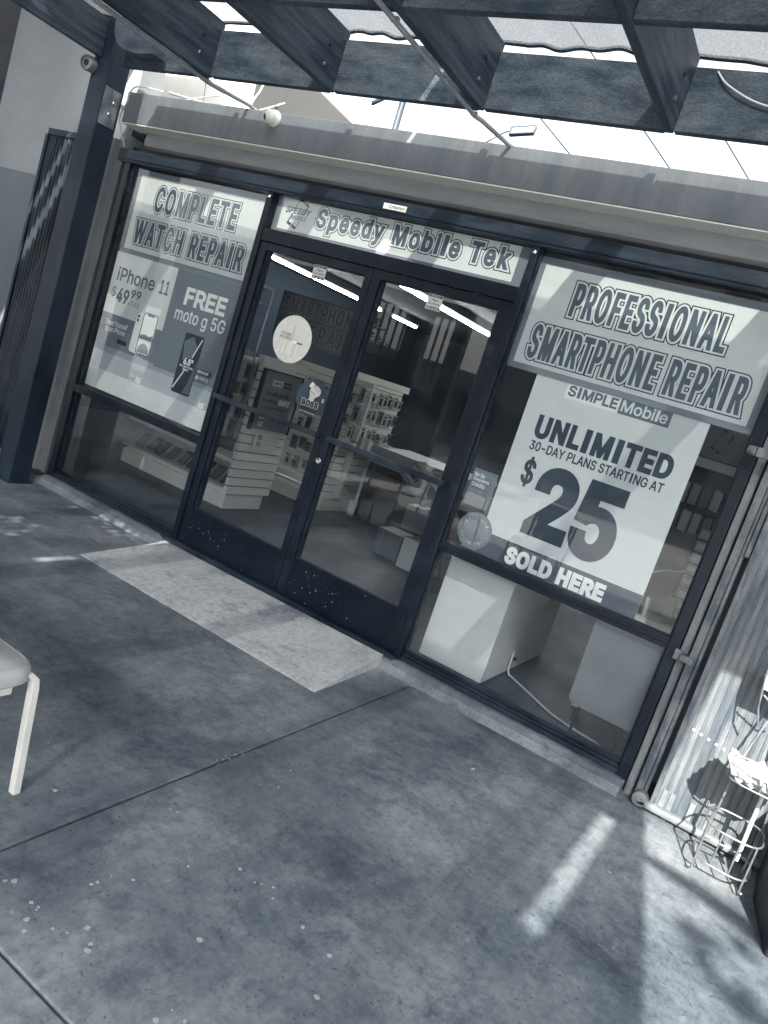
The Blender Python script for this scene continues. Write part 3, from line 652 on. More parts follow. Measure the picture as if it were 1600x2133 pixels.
# 7 door stickers
t = thing('hours_sticker', 'round white store hours sticker shaped like a clock on the left door', 'sticker', (0.44, -0.0045, 1.385)); bd = Board(t, O=(0, -0.0045, 0))
b = MB(); b.prism(circle(0.444, 1.530, 0.150, 56), 1, -0.0045, -0.0035); b.build('panel', M_PAPER, t)
b = MB()
for i in range(12):
    a = R(30 * i + 15); c, s_ = math.cos(a), math.sin(a); r0, r1, ww = 0.118, 0.138, 0.0028
    bd.poly(b, [(0.444 + r0 * c - ww * s_, 1.530 + r0 * s_ + ww * c), (0.444 + r1 * c - ww * s_, 1.530 + r1 * s_ + ww * c), (0.444 + r1 * c + ww * s_, 1.530 + r1 * s_ - ww * c), (0.444 + r0 * c + ww * s_, 1.530 + r0 * s_ - ww * c)], 0.0006)
b.build('clock_marks', M_LWHITE, t)
bd.text('lettering', 'STORE', (0.350, 0.430, 1.545, 1.563), 0.0006, M_LETTER, 0.0006); bd.text('lettering', 'HOURS', (0.345, 0.430, 1.522, 1.541), 0.0006, M_LETTER, 0.0006)
b = MB(); bd.poly(b, [(0.441, 1.525), (0.4435, 1.525), (0.4435, 1.612), (0.441, 1.612)], 0.0006); bd.poly(b, circle(0.4422, 1.526, 0.004, 10), 0.0009); b.build('clock_hand', M_NAVY, t)
b = MB(); gridx = [(0.362, 0.392), (0.397, 0.432), (0.437, 0.452), (0.456, 0.500)]
for r_ in range(7):
    for (u0, u1) in gridx:
        z = 1.508 - 0.0115 * r_; bd.poly(b, [(u0, z - 0.0088), (u1, z - 0.0088), (u1, z), (u0, z)], 0.0006)
b.build('hours_table', M_LWHITE, t)
b = MB()
for r_ in range(7):
    for (u0, u1) in gridx:
        z = 1.508 - 0.0115 * r_; bd.poly(b, [(u0 + 0.005, z - 0.0062), (u1 - 0.006, z - 0.0062), (u1 - 0.006, z - 0.0030), (u0 + 0.005, z - 0.0030)], 0.0010)
b.build('table_entries', M_P2, t)
bd.rect('logo_plate', 0.445, 0.488, 1.511, 1.522, 0.0009, M_LWHITE); bd.rect('logo_plate', 0.4882, 0.532, 1.511, 1.522, 0.0009, M_LETTER)
t = thing('round_sticker', 'dark round sticker with a pale raised fist on the left door', 'sticker', (0.72, -0.0045, 1.11)); bd = Board(t, O=(0, -0.0045, 0))
b = MB(); b.prism(circle(0.718, 1.226, 0.117, 56), 1, -0.0045, -0.0035); b.build('panel', M_STICK, t)
pp('fist', [(0.692, 1.262), (0.700, 1.235), (0.700, 1.205), (0.738, 1.205), (0.738, 1.225), (0.752, 1.240), (0.768, 1.250), (0.775, 1.268), (0.770, 1.285), (0.758, 1.298), (0.745, 1.302), (0.732, 1.308), (0.720, 1.306), (0.712, 1.290), (0.694, 1.284)], 0.0006, M_P1)
pp('fist', [(0.676, 1.290), (0.706, 1.280), (0.716, 1.312), (0.690, 1.322)], 0.0010, M_P1)
b = MB()
for x, z0, z1 in ((0.727, 1.272, 1.303), (0.741, 1.270, 1.298), (0.756, 1.262, 1.290)): bd.poly(b, [(x - 0.001, z0), (x + 0.001, z0), (x + 0.003, z1), (x + 0.001, z1)], 0.0014)
bd.poly(b, [(0.700, 1.262), (0.735, 1.252), (0.736, 1.254), (0.701, 1.264)], 0.0014); b.build('finger_line', M_INK, t)
bd.text('letter_outline', 'BOSS', (0.652, 0.786, 1.166, 1.212), 0.0016, M_P1, 0.0065, spacing=1.1); bd.text('lettering', 'BOSS', (0.655, 0.783, 1.169, 1.209), 0.0022, M_NAVY, 0.0035, spacing=1.1)
bd.text('lettering', 'REVOLUTION', (0.655, 0.780, 1.146, 1.162), 0.0008, M_NAVY, 0.001); bd.text('small_print', 'Phone  Recarga  Dinero', (0.655, 0.778, 1.128, 1.137), 0.0008, M_P1, 0.0004)
pp('badge', rrect(0.800, 0.812, 1.218, 1.244, 0.003), 0.0008, M_P1)
for (x0, x1) in ((0.447, 0.549), (1.288, 1.386)):
    t = thing('alarm_sticker', 'small white California alarm company sticker at the top of the %s door glass' % ('left' if x0 < 1 else 'right'), 'sticker', (x0, -0.0045, 1.925)); bd = Board(t, O=(0, -0.0045, 0))
    b = MB(); b.box(x0, x1, -0.0045, -0.0035, 1.922, 2.011); b.build('panel', M_PAPER, t)
    w_ = x1 - x0
    bd.rect('dark_band', x0 + 0.006, x1 - 0.006, 1.995, 2.006, 0.0006, M_NAVY); bd.rect('dark_band', x0 + 0.006, x1 - 0.006, 1.927, 1.941, 0.0006, M_NAVY)
    bd.rect('grey_field', x0 + 0.006, x1 - 0.006, 1.945, 1.991, 0.0005, M_P1)
    b = MB(); bd.poly(b, [(x0 + .02, 1.970), (x0 + .042, 1.987), (x0 + .052, 1.975), (x0 + .06, 1.983), (x0 + .08, 1.970), (x0 + .06, 1.976), (x0 + .05, 1.969), (x0 + .04, 1.979)], 0.0008); b.build('mountain_mark', M_LETTER, t)
    bd.text('lettering', 'CALIFORNIA', (x0 + 0.010, x1 - 0.010, 1.952, 1.963), 0.0010, M_LETTER, 0.0005)
    bd.text('small_print', 'PROTECTED BY', (x0 + 0.018, x1 - 0.018, 1.997, 2.004), 0.0010, M_LWHITE, 0.0003)
    bd.text('small_print', '800-444-8100', (x0 + 0.012, x1 - 0.012, 1.929, 1.939), 0.0010, M_LWHITE, 0.0004)
t = thing('name_plate', 'little white maker plate stuck on the dark header above the door', 'plate', (0.93, D0 - 0.013, 2.41)); bd = Board(t, O=(0, D0 - 0.016, 0))
b = MB(); b.box(0.849, 1.007, D0 - 0.016, D0 - 0.0122, 2.400, 2.432); b.build('panel', M_LWHITE, t)
bd.text('lettering', 'Criterion', (0.888, 0.998, 2.406, 2.426), 0.0006, M_LETTER, 0.0008)
# added panel on legs; its grey stands in for a reflection in the pane
t = thing('reflection_panel', 'added pale board standing in for a reflection low in the right window', 'board', (2.97, 0.03, 0.2))
b = MB(); b.prism([(2.80, 0.235), (2.81, 0.215), (2.83, 0.205), (3.150, 0.205), (3.150, 0.70), (2.79, 0.70)], 1, 0.012, 0.022); b.build('board', M_REFLECT, t)
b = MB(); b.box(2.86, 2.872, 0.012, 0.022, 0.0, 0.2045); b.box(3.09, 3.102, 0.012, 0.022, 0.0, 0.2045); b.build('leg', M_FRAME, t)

# ------------------------------------------------------------------ pergola
pg = thing('pergola', 'dark timber pergola with sagging shade cloth over the pavement', 'pergola', (-1.42, -0.33, Z0))
RX = [-0.322 + 0.925 * i for i in range(-1, 6)]          # +x faces of the rafters
ZB, ZT = 2.836, 3.105
for i, x in enumerate(RX):
    if i == 0: x = -1.43
    b = MB(); y1 = -0.46 if i != 0 else -0.412
    b.box(x - 0.042, x, -7.5, y1, ZB if i != 0 else 2.905, 3.15); b.build('rafter', M_TIMBER, pg, bevel=0.004)
rx = [-1.43] + RX[1:]
for row, (ya, yb) in enumerate(((-0.482, -0.440), (-1.318, -1.276), (-3.6, -3.56), (-5.6, -5.56))):
    for xa, xb in zip(rx, rx[1:]):
        b = MB(); b.box(xa + 0.002 if not (row == 0 and xa == -1.43) else -1.11, xb - 0.044, ya, yb, ZB + 0.004, ZT if row == 0 else 3.10); b.build('blocking', M_BLOCKING, pg, bevel=0.003)
for x in RX[1:5]:
    for y, z in ((-0.60, 3.02), (-0.60, 2.92), (-1.20, 2.95)):
        c = MB(); c.lathe([(0.011, 0), (0.011, 0.004), (0.006, 0.007)], (x + 0.0003, y, z), (1, 0, 0), 8); c.build('bolt_head', M_CHROME if z == 2.92 else M_POST, pg, smooth=True)
for x, y in ((-1.42, -0.33), (-1.42, -7.3), (5.4, -7.3)):
    b = MB(); b.box(x - 0.085, x + 0.085, y - 0.08, y + 0.08, Z0, 3.30 if y > -1 else 3.0); o = b.build('post', M_POST, pg, bevel=0.006)
    if y > -1:
        c = MB(); c.box(x - 0.11, x + 0.105, y - 0.10, y + 0.10, Z0, Z0 + 0.012); c.build('base_plate', M_POST, o)
        for z in (2.66, 2.58):
            c = MB(); c.lathe([(0.016, 0), (0.016, 0.004), (0.011, 0.010), (0.004, 0.010)], (x + 0.086, y + 0.02 - (0.02 if z < 2.6 else 0), z), (1, 0, 0), 8); c.build('bolt', M_CHROME, o, smooth=True)
        c = MB(); c.box(x + 0.0855, x + 0.0885, y - 0.07, y + 0.06, 2.50, 2.74); c.build('strap_plate', M_RUST, o)
b = MB(); b.box(-1.275 + 0.001, -1.19, -7.3, -7.2, 2.75, 2.83); 
# curved brace between post and first rafter
br = [(-1.27 + 0.0, 3.07)] + [(-1.27 + 0.24 * math.cos(R(a)), 3.07 - 0.22 * math.sin(R(a))) for a in range(0, 91, 10)][::-1]
b = MB(); b.prism([(-1.118, 3.075), (-1.105, 2.99), (-1.06, 2.926), (-1.005, 2.897), (-0.943, 2.883), (-0.88, 2.876), (-0.828, 2.875), (-0.705, 2.882), (-0.79, 3.0), (-0.85, 3.075)], 1, -0.60, -0.50); b.build('brace', M_BLOCKING, pg, bevel=0.003)
# shade cloth: one sheet with gaps that let strips of sun through; the front edge sags between the rafters
def cloth():
    holes = [(4.572, 4.640, -5.56, -4.45), (1.428, 1.476, -5.20, -4.95), (1.318, 1.368, -4.33, -4.07), (-1.56, -1.49, -2.3, -1.05), (1.022, 1.052, -0.56, -0.44), (1.30, 1.335, -0.92, -0.70), (1.27, 1.34, -1.27, -1.15), (-1.37, -1.33, -1.22, -1.1)]
    rnd = random.Random(17)
    for cx, cy, ra, rb in ((0.86, -5.05, 0.24, 0.22), (0.90, -4.27, 0.40, 0.10), (1.9, -5.9, 0.3, 0.16)):     # clusters of small holes, added to throw soft patches of sun
        for i in range(-6, 7):
            for j in range(-4, 5):
                x, y = cx + i * 0.07 + rnd.uniform(-.022, .022), cy + j * 0.07 + rnd.uniform(-.022, .022); h_ = rnd.uniform(0.010, 0.022)
                if ((x - cx) / ra) ** 2 + ((y - cy) / rb) ** 2 < 1: holes.append((x - h_, x + h_, y - h_, y + h_))
    xs = sorted({-1.66, 4.690} | {h for q in holes for h in q[:2]} | {-1.63 + 0.115 * i for i in range(55)})
    ys = sorted({-7.5, -0.405} | {h for q in holes for h in q[2:]} | {-0.43, -0.47, -0.55, -0.65, -0.8, -1.0, -1.3, -2, -2.8, -3.19, -3.21, -3.7, -4.23, -6.5})
    xs = [x for i, x in enumerate(xs) if x <= 4.691 and (i == 0 or x - xs[i - 1] > 1e-4)] + [9.0]
    V = {}; b = MB()
    def xedge(y): return 4.73 + (-4.23 - y) * 0.196 if y <= -4.23 else (4.73 + (-4.23 - y) * 0.26 if y < -3.2 else 6.2)
    def P(i, j):
        if (i, j) in V: return V[(i, j)]
        x, y = xs[i], ys[j]; e = xedge(y)
        X = min(x, e)
        k = (x + 0.322) / 0.925; sag = 0.016 * math.sin(2 * math.pi * k * 2 + 0.9) + 0.008 * math.sin(2 * math.pi * k * 5 + 2)
        f = max(0.0, min(1.0, (y + 1.3) / 0.8))
        z = 3.178 + sag * 0.75 * f + 0.004 * math.sin(7 * x + 3 * y)
        z = max(z, 3.153)
        b.v.append((X, y + (0.014 * math.sin(13 * x) if j == len(ys) - 1 else 0), z)); V[(i, j)] = len(b.v) - 1; return V[(i, j)]
    for i in range(len(xs) - 1):
        for j in range(len(ys) - 1):
            cx, cy = (xs[i] + xs[i + 1]) / 2, (ys[j] + ys[j + 1]) / 2
            if any(h[0] < cx < h[1] and h[2] < cy < h[3] for h in holes): continue
            b.f.append((P(i, j), P(i + 1, j), P(i + 1, j + 1), P(i, j + 1)))
    o = b.build('shade_cloth', M_COVER, pg, smooth=True)
    o.data.materials.append(M_COVER_THIN)
    for pl in o.data.polygons:
        if pl.center.y + OFF[o.name].y > -1.34: pl.material_index = 1
    sm = o.modifiers.new('thickness', 'SOLIDIFY'); sm.thickness = 0.005; sm.offset = 1
    h = MB(); k = len(ys) - 1
    h.tube([(xs[i], ys[k] + 0.014 * math.sin(13 * xs[i]), b.v[V[(i, k)]][2] + 0.004) for i in range(len(xs)) if (i, k) in V], 0.011, 8)
    h.build('cloth_hem', M_DARKWIRE, pg, smooth=True)
cloth()

# ------------------------------------------------------------------ conduits, cables, cameras, lights
b = MB(); b.tube([(1.467, -3.2, 2.822), (1.467, -1.3, 2.822), (1.467, -0.43, 2.822), (1.475, -0.36, 2.83), (1.50, -0.06, 2.843), (1.52, 0.2, 2.875)], 0.0115, 10)
for y in (-1.25, -0.44): b.box(1.450, 1.484, y - 0.008, y + 0.008, 2.818, 2.836)
tag(b.build('conduit', M_PIPE, smooth=True), 'straight grey conduit under a rafter, running on to the fascia by the floodlight', 'conduit')
b = MB(); b.tube([(-0.372, -3.2, 2.822), (-0.372, -0.43, 2.822), (-0.376, -0.35, 2.83), (-0.402, -0.04, 2.868), (-0.43, 0.2, 2.866)], 0.0125, 10)
b.box(-0.39, -0.354, -0.455, -0.435, 2.818, 2.836)
tag(b.build('conduit', M_PIPE, smooth=True), 'grey conduit under the rafter nearest the post, ending by the dome camera', 'conduit')
def cable(name, pts, r, mat, label, n=7):
    P = [Vector(p) for p in pts]; out = []
    for i in range(len(P) - 1):
        p0, p1, p2, p3 = P[max(i - 1, 0)], P[i], P[i + 1], P[min(i + 2, len(P) - 1)]
        for k in range(8):
            u = k / 8; out.append(0.5 * ((2 * p1) + (p2 - p0) * u + (2 * p0 - 5 * p1 + 4 * p2 - p3) * u * u + (3 * p1 - p0 - 3 * p2 + p3) * u ** 3))
    out.append(P[-1]); b = MB(); b.tube(out, r, n); o = b.build(name, mat, None, smooth=True); tag(o, label, 'cable'); return o
cable('cable', [(-1.39, 0.1, 2.93), (-1.46, -0.08, 2.87), (-1.50, -0.09, 2.75), (-1.545, -0.08, 2.65), (-1.50, -0.07, 2.55), (-1.44, -0.062, 2.46)], 0.005, M_WIRE, 'thin white cable looping down the fascia end beside the dark post')
cable('cable', [(-1.34, 0.10, 2.93), (-1.22, 0.35, 2.98), (-1.05, 0.6, 3.05), (-0.9, 0.8, 3.22)], 0.009, M_PIPE, 'thick grey cable crossing the white wall above the fascia')
cable('cable', [(-1.30, 0.12, 2.87), (-1.12, 0.25, 2.99), (-0.95, 0.25, 3.0), (-0.84, 0.25, 2.90), (-0.82, 0.25, 2.86)], 0.004, M_PIPE, 'thin arched cable on the roof edge below the white wall')
cable('cable', [(-1.18, 0.3, 2.86), (-1.20, 0.3, 3.0), (-1.24, 0.3, 3.2), (-1.3, 0.3, 3.5)], 0.003, M_DARKWIRE, 'thin dark wire hanging straight in front of the white wall')
cable('cable', [(-0.945, 0.5, 2.86), (-0.946, 0.5, 3.05), (-0.955, 0.5, 3.2), (-0.96, 0.5, 3.6)], 0.015, M_WHITE, 'white painted riser pipe in front of the grey gable')
cable('cable', [(-0.945, 0.5, 3.0), (-0.92, 0.5, 3.10), (-0.865, 0.5, 3.22), (-0.84, 0.5, 3.5)], 0.007, M_WHITE, 'white cable branching off the riser pipe')
cable('cable', [(0.16, 0.7, 2.86), (0.02, 0.7, 3.08), (-0.05, 0.7, 3.3), (-0.1, 0.7, 3.6)], 0.006, M_WIRE, 'pale cable crossing the sloping edge of the grey gable')
# overhead lines against the sky
for i, xa in enumerate((1.204, 1.882, 2.357)):
    cable('overhead_wire', [(xa + (0.267, 0.22, 0.194)[i] * k, 0.8, 3.338 - 0.187 * k) for k in (2.5, 1.0, 0.0, -4.0)], 0.0045, M_DARKWIRE, ('dark wire against the sky nearest the floodlight', 'middle dark wire of three against the white sky', 'dark wire against the sky at the right edge of the photo')[i])
# roof mast with crooked arm and dry leaves behind the fascia
b = MB(); b.tube([(0.085, 0.9, 2.86), (0.075, 0.9, 3.7)], 0.024, 12); tag(b.build('roof_mast', M_RIBDARK, smooth=True), 'grey vertical mast on the roof edge against the white sky', 'mast')
b = MB(); b.tube([(-0.08, 0.8, 2.86), (-0.085, 0.8, 3.16), (-0.13, 0.8, 3.29), (-0.10, 0.8, 3.30), (-0.02, 0.8, 3.345), (0.08, 0.8, 3.40)], [0.006, 0.006, 0.008, 0.016, 0.017, 0.017], 10); tag(b.build('roof_bracket', M_RIBDARK, smooth=True), 'thin crooked bracket left of the mast on the roof edge', 'bracket')
t = thing('dry_plant', 'tuft of pale upright dry leaves on the roof edge right of the mast', 'plant', (0.48, 0.55, 2.86))
for i, (x, h, ln) in enumerate(((0.44, 0.38, -0.01), (0.475, 0.32, 0.03), (0.50, 0.26, 0.04), (0.515, 0.20, 0.0))):
    b = MB(); n = 7
    for s_ in (0, 1):
        pass
    pts = []
    for k in range(n + 1):
        u = k / n; ww = 0.028 * math.sin(math.pi * min(1, u * 0.9 + 0.1)); pts.append((x + ln * u * u, 2.86 + h * u, ww))
    L = [(p[0] - p[2], p[1]) for p in pts]; Rr = [(p[0] + p[2], p[1]) for p in pts][::-1]
    b.prism(L + Rr, 1, 0.55 + 0.01 * i, 0.553 + 0.01 * i); b.build('leaf', M_PIPE, t)
# dome camera on the fascia
t = thing('dome_camera', 'white dome security camera fixed to the fascia', 'camera', (-0.16, FY, 2.80))
b = MB(); b.lathe([(0.050, 0), (0.052, 0.010), (0.049, 0.022), (0.043, 0.030)], (-0.155, FY - 0.0005, 2.805), (0, -1, 0), 32); b.build('mount', M_WHITE, t, smooth=True)
d = Vector((-0.38, -0.80, -0.30)).normalized(); c0 = Vector((-0.155, FY - 0.040, 2.80))
b = MB(); b.lathe([(0.0435 * math.sin(R(a)), -0.0435 * math.cos(R(a))) for a in range(2, 142, 8)], c0, d, 32); b.build('ball', M_WHITE, t, smooth=True)
b = MB(); b.lathe([(0.027, 0.0335), (0.029, 0.040), (0.024, 0.044), (0.020, 0.040)], c0, d, 28); b.build('lens_ring', M_WHITE, t, smooth=True)
b = MB(); b.lathe([(0.0205, 0.0375), (0.019, 0.0405), (0.010, 0.0415)], c0, d, 24); o = b.build('lens', M_NAVY, t, smooth=True)
b = MB(); b.lathe([(0.0085, 0.0412), (0.007, 0.0440), (0.003, 0.0446)], c0, d, 16); b.build('lens_eye', M_BLACK, o, smooth=True)
# bullet camera on the post
t = thing('bullet_camera', 'grey barrel security camera on the left side of the dark post', 'camera', (-1.53, -0.42, 2.88))
c0 = Vector((-1.515, -0.36, 2.855)); d = Vector((0.22, -0.95, -0.12)).normalized()
b = MB(); b.lathe([(0.040, 0), (0.050, 0.01), (0.050, 0.11), (0.046, 0.122), (0.036, 0.124), (0.034, 0.112)], c0, d, 28); b.build('barrel', M_GREYPL, t, smooth=True)
b = MB(); b.lathe([(0.033, 0.112), (0.033, 0.1135), (0.012, 0.115)], c0, d, 24); b.build('face', M_PIPE, t)
b = MB(); b.lathe([(0.020, 0.1155), (0.018, 0.119), (0.006, 0.119)], c0, d, 20); b.build('lens', M_NAVY, t, smooth=True)
b = MB(); b.tube([c0 + Vector((0, 0.01, -0.02)), c0 + Vector((0.01, 0.03, -0.075)), (-1.495, -0.33, 2.77)], 0.02, 10); b.build('bracket', M_GREYPL, t, smooth=True)
# floodlight on the roof edge
t = thing('floodlight', 'flat pale rectangular floodlight on an arm above the fascia', 'floodlight', (1.2, 0.6, 3.0))
u = Vector((0.985, 0.0, 0.17)).normalized(); vv = Vector((-0.05, 0.45, 0.88)); vv = (vv - u * vv.dot(u)).normalized(); nn = u.cross(vv); c0 = Vector((1.215, 0.6, 3.175))
b = MB(); b.obox(c0 + nn * -0.012, u * 0.082, vv * 0.032, nn * 0.010); b.build('housing', M_RIBDARK, t, bevel=0.004)
b = MB(); 
for s_ in (-1, 1): b.obox(c0 + vv * s_ * 0.030, u * 0.082, vv * 0.004, nn * 0.006); b.obox(c0 + u * s_ * 0.079, u * 0.004, vv * 0.0255, nn * 0.006)
b.build('rim', M_RIBDARK, t, bevel=0.002)
b = MB(); b.obox(c0, u * 0.074, vv * 0.0255, nn * 0.0015); b.build('lens_panel', M_FASCIA, t)
b = MB(); b.tube([c0 - u * 0.09, c0 - u * 0.13 - vv * 0.02, (1.04, 0.45, 2.99), (1.0, 0.3, 2.87)], 0.006, 8); b.build('arm', M_RIBDARK, t, smooth=True)
cable('cable', [(2.55, -0.485, 3.09), (2.62, -0.50, 3.03), (2.78, -0.50, 2.97), (3.05, -0.50, 2.95), (3.28, -0.49, 3.06)], 0.004, M_WIRE, 'pale cable drooping across the blocking board at the upper right')

# ------------------------------------------------------------------ folded security gates
def rib_profile(x0, n, pitch, y, flatw=0.7, depth=0.012):
    P = []
    for i in range(n):
        a = x0 + i * pitch
        P += [(a, y), (a + pitch * flatw, y), (a + pitch * (flatw + 0.06), y - depth), (a + pitch * (flatw + 0.12), y - depth), (a + pitch * (flatw + 0.17), y + depth * 0.8), (a + pitch * 0.96, y + depth * 0.8)]
    return P
t = thing('folding_gate', 'dark ribbed folding security gate stacked left of the post', 'gate', (-2.08, -0.10, 0.0))
P = rib_profile(-2.23, 10, 0.036, -0.105, 0.45, 0.016); b = MB(); b.prism(P + [(-1.872, -0.085), (-2.23, -0.085)], 2, 0.03, 2.436); b.build('ribbed_panel', M_RIBDARK, t)
b = MB(); b.box(-2.245, -1.84, -0.125, -0.06, 2.437, 2.482); b.build('top_rail', M_POST, t, bevel=0.003)
b = MB(); b.box(-2.262, -2.231, -0.13, -0.06, 0.0, 2.436); b.build('edge_channel', M_POST, t, bevel=0.004)
b = MB(); b.box(-1.871, -1.70, -0.115, -0.075, 0.03, 2.436); b.build('lock_stile', M_POST, t, bevel=0.003)
b = MB(); b.box(-3.0, -1.72, -0.16, 0.094, Z0 - 0.02, 0.028); tag(b.build('plinth', M_SILL, bevel=0.008), 'low pale concrete plinth under the left ribbed gate', 'plinth')
t = thing('folding_gate', 'weathered pale ribbed folding gate stacked at the right of the shopfront', 'gate', (3.6, -0.12, Z0))
P = rib_profile(3.3665, 37, 0.036, -0.118, 0.66, 0.0045); b = MB(); b.prism(P + [(3.3665 + 37 * 0.036, -0.095), (3.3665, -0.095)], 2, -0.012, 2.40); b.build('ribbed_panel', M_RIB, t)
b = MB(); b.box(3.285, 4.75, -0.155, -0.085, -0.046, -0.0125); b.build('bottom_rail', M_RAIL, t, bevel=0.01)
b = MB(); b.lathe([(0.034, 0), (0.036, 0.004), (0.036, 0.046), (0.028, 0.050), (0.012, 0.050), (0.010, 0.046)], (3.302, -0.105, -0.018), (0, -1, 0), 24); b.build('end_roller', M_RAIL, t, smooth=True)
b = MB(); b.lathe([(0.022, 0), (0.022, 0.03), (0.012, 0.032)], (3.43, -0.10, -0.038), (0, -1, 0), 20); b.build('wheel', M_RAIL, t, smooth=True)
b = MB(); b.box(3.266, 3.297, -0.09, 0.09, -0.012, 2.40); b.box(3.264, 3.270, -0.105, -0.0905, -0.012, 2.40); b.build('guide_channel', M_RUST, t, bevel=0.003)
b = MB(); b.tube([(3.308, -0.085, -0.012), (3.308, -0.085, 2.40)], 0.010, 14); b.build('guide_pipe', M_RUST, t, smooth=True)
b = MB(); b.box(3.343, 3.366, -0.125, -0.095, -0.012, 2.40); b.build('edge_stile', M_RUST, t, bevel=0.003)
for z in (0.02, 0.06): pass
for i, x in enumerate((3.392, 3.428, 3.518, 3.60)): b = MB(); b.box(x - 0.012, x + 0.012, -0.1245, -0.1185, -0.012, 0.075); b.build('foot_strap', M_RAIL, t, bevel=0.002)
b = MB()
for i in range(6): b.lathe([(0.007, 0), (0.006, 0.003), (0.003, 0.004)], (3.40 + i * 0.036, -0.1185, 0.395 - i * 0.006), (0, -1, 0), 10)
b.build('rivets', M_WHITE, t, smooth=True)
b = MB(); b.box(3.196, 3.228, -0.085, -0.0585, 0.655, 0.705); b.box(3.2282, 3.29, -0.115, -0.0585, 0.664, 0.694); b.build('latch', M_RUST, t, bevel=0.003)
b = MB(); b.box(3.205, 3.40, -0.15, -0.126, 1.655, 1.70); b.tube([(3.205, -0.136, 1.678), (3.172, -0.12, 1.678)], 0.022, 12); b.build('latch_bar', M_RUST, t, bevel=0.004)
b = MB(); b.box(3.318, 3.338, -0.112, -0.098, 1.22, 2.36); b.build('flat_bar', M_RUST, t, bevel=0.002)

# ------------------------------------------------------------------ stand with paper tray, notice, dark box
t = thing('wire_stand', 'bent wire stand with stacked hoops in front of the ribbed gate', 'stand', (3.69, -0.38, Z0))
def hoop(cx, cy, rx_, ry_, z, tilt=0.0, n=40, p=3.2):
    o = []
    for i in range(n):
        a = 2 * math.pi * i / n; c, s_ = math.cos(a), math.sin(a)
        x = abs(c) ** (2 / p) * rx_ * (1 if c >= 0 else -1); y = abs(s_) ** (2 / p) * ry_ * (1 if s_ >= 0 else -1)
        o.append((cx + x, cy + y, z + tilt * y))
    return o
for z, rx_, ry_ in ((0.17, 0.115, 0.13), (0.02, 0.115, 0.13)):
    b = MB(); b.tube(hoop(3.695, -0.39, rx_, ry_, z), 0.0045, 8, closed=True); b.build('hoop', M_GALV, t, smooth=True)
for (x, y) in ((3.60, -0.50), (3.79, -0.50), (3.60, -0.28), (3.79, -0.28), (3.66, -0.518), (3.73, -0.518)):
    b = MB(); b.tube([(x, y, 0.02 if abs(x - 3.695) < 0.05 else Z0 + 0.03), (x, y, 0.17)], 0.004, 8); b.build('upright', M_GALV, t, smooth=True)
for (x, y) in ((3.60, -0.28), (3.79, -0.28)):
    b = MB(); b.tube([(x, y, Z0 + 0.02), (x + 0.01, y, 0.17), (3.695 + (x - 3.695) * 0.8, y + 0.03, 0.40), (3.695 + (x - 3.695) * 0.4, y + 0.06, 0.62), (3.695 + (x - 3.695) * 0.1, y + 0.08, 0.78)], 0.0055, 8); b.build('back_leg', M_GALV, t, smooth=True)
for sx in (-1, 1):
    x = 3.695 + sx * 0.105
    b = MB(); b.tube([(x, -0.50, Z0 + 0.03), (x - sx * 0.005, -0.47, Z0 + 0.006), (x - sx * 0.02, -0.39, Z0 + 0.005), (x - sx * 0.005, -0.30, Z0 + 0.006), (x, -0.28, Z0 + 0.03)], 0.004, 8); b.build('foot', M_GALV, t, smooth=True)
b = MB(); b.tube([(3.748, -0.335, 0.02), (3.742, -0.335, 0.36)], 0.009, 10); b.build('pole', M_LEG, t, smooth=True)
b = MB(); b.tube(hoop(3.715, -0.37, 0.135, 0.10, 0.425), 0.004, 8, closed=True); b.tube(hoop(3.715, -0.37, 0.125, 0.09, 0.365), 0.004, 8, closed=True)
for (x, y) in ((3.60, -0.40), (3.83, -0.40), (3.72, -0.465)): b.tube([(x, y, 0.425), (x, y + 0.005, 0.365)], 0.003, 6)
b.build('tray_rim', M_GALV, t, smooth=True)
random.seed(11); pb = MB(); N = 18; G = {}
for i in range(N + 1):
    for j in range(N + 1):
        u, v_ = i / N * 2 - 1, j / N * 2 - 1; r = max(abs(u), abs(v_))
        x = 3.715 + 0.142 * u + random.uniform(-.006, .006); y = -0.37 + 0.108 * v_ + random.uniform(-.006, .006)
        z = 0.352 + 0.055 * r ** 2.2 + random.uniform(-.010, .014) + (0.035 * max(0, u * -1) * r + 0.02 * math.sin(5 * u + 2)) * (r > .55)
        pb.v.append((x, y, z)); G[i, j] = len(pb.v) - 1
for i in range(N):
    for j in range(N): pb.f.append((G[i, j], G[i + 1, j], G[i + 1, j + 1], G[i, j + 1]))
o = pb.build('crumpled_paper', M_PAPER); tag(o, 'crumpled white paper filling the tray of the wire stand', 'paper'); sm = o.modifiers.new('t', 'SOLIDIFY'); sm.thickness = 0.002
t = thing('notice_board', 'small white notice card held up on the wire stand at the right edge', 'notice', (3.66, -0.33, 0.70))
b = MB(); b.obox((3.70, -0.335, 0.84), (0.115, 0.0, 0.0), (0, 0.002, 0.0004), (0, -0.02, 0.10)); b.build('card', M_PAPER, t, bevel=0.001)
b = MB(); b.tube([(3.60, -0.325, 0.72), (3.695, -0.30, 0.66), (3.695, -0.21, 0.60)], 0.004, 8); b.tube([(3.575, -0.333, 0.95), (3.580, -0.325, 0.80), (3.60, -0.312, 0.66), (3.625, -0.27, 0.58)], 0.004, 8); b.build('clip_wire', M_GALV, t, smooth=True)
t = thing('low_box', 'dark low box beside the wire stand at the lower right edge', 'box', (4.1, -0.5, Z0))
b = MB(); b.prism([(3.850, -0.155), (3.850, -0.43), (3.915, -0.81), (4.40, -0.81), (4.40, -0.155)], 2, Z0 + 0.001, 0.30); b.build('body', M_BLACK, t, bevel=0.006)
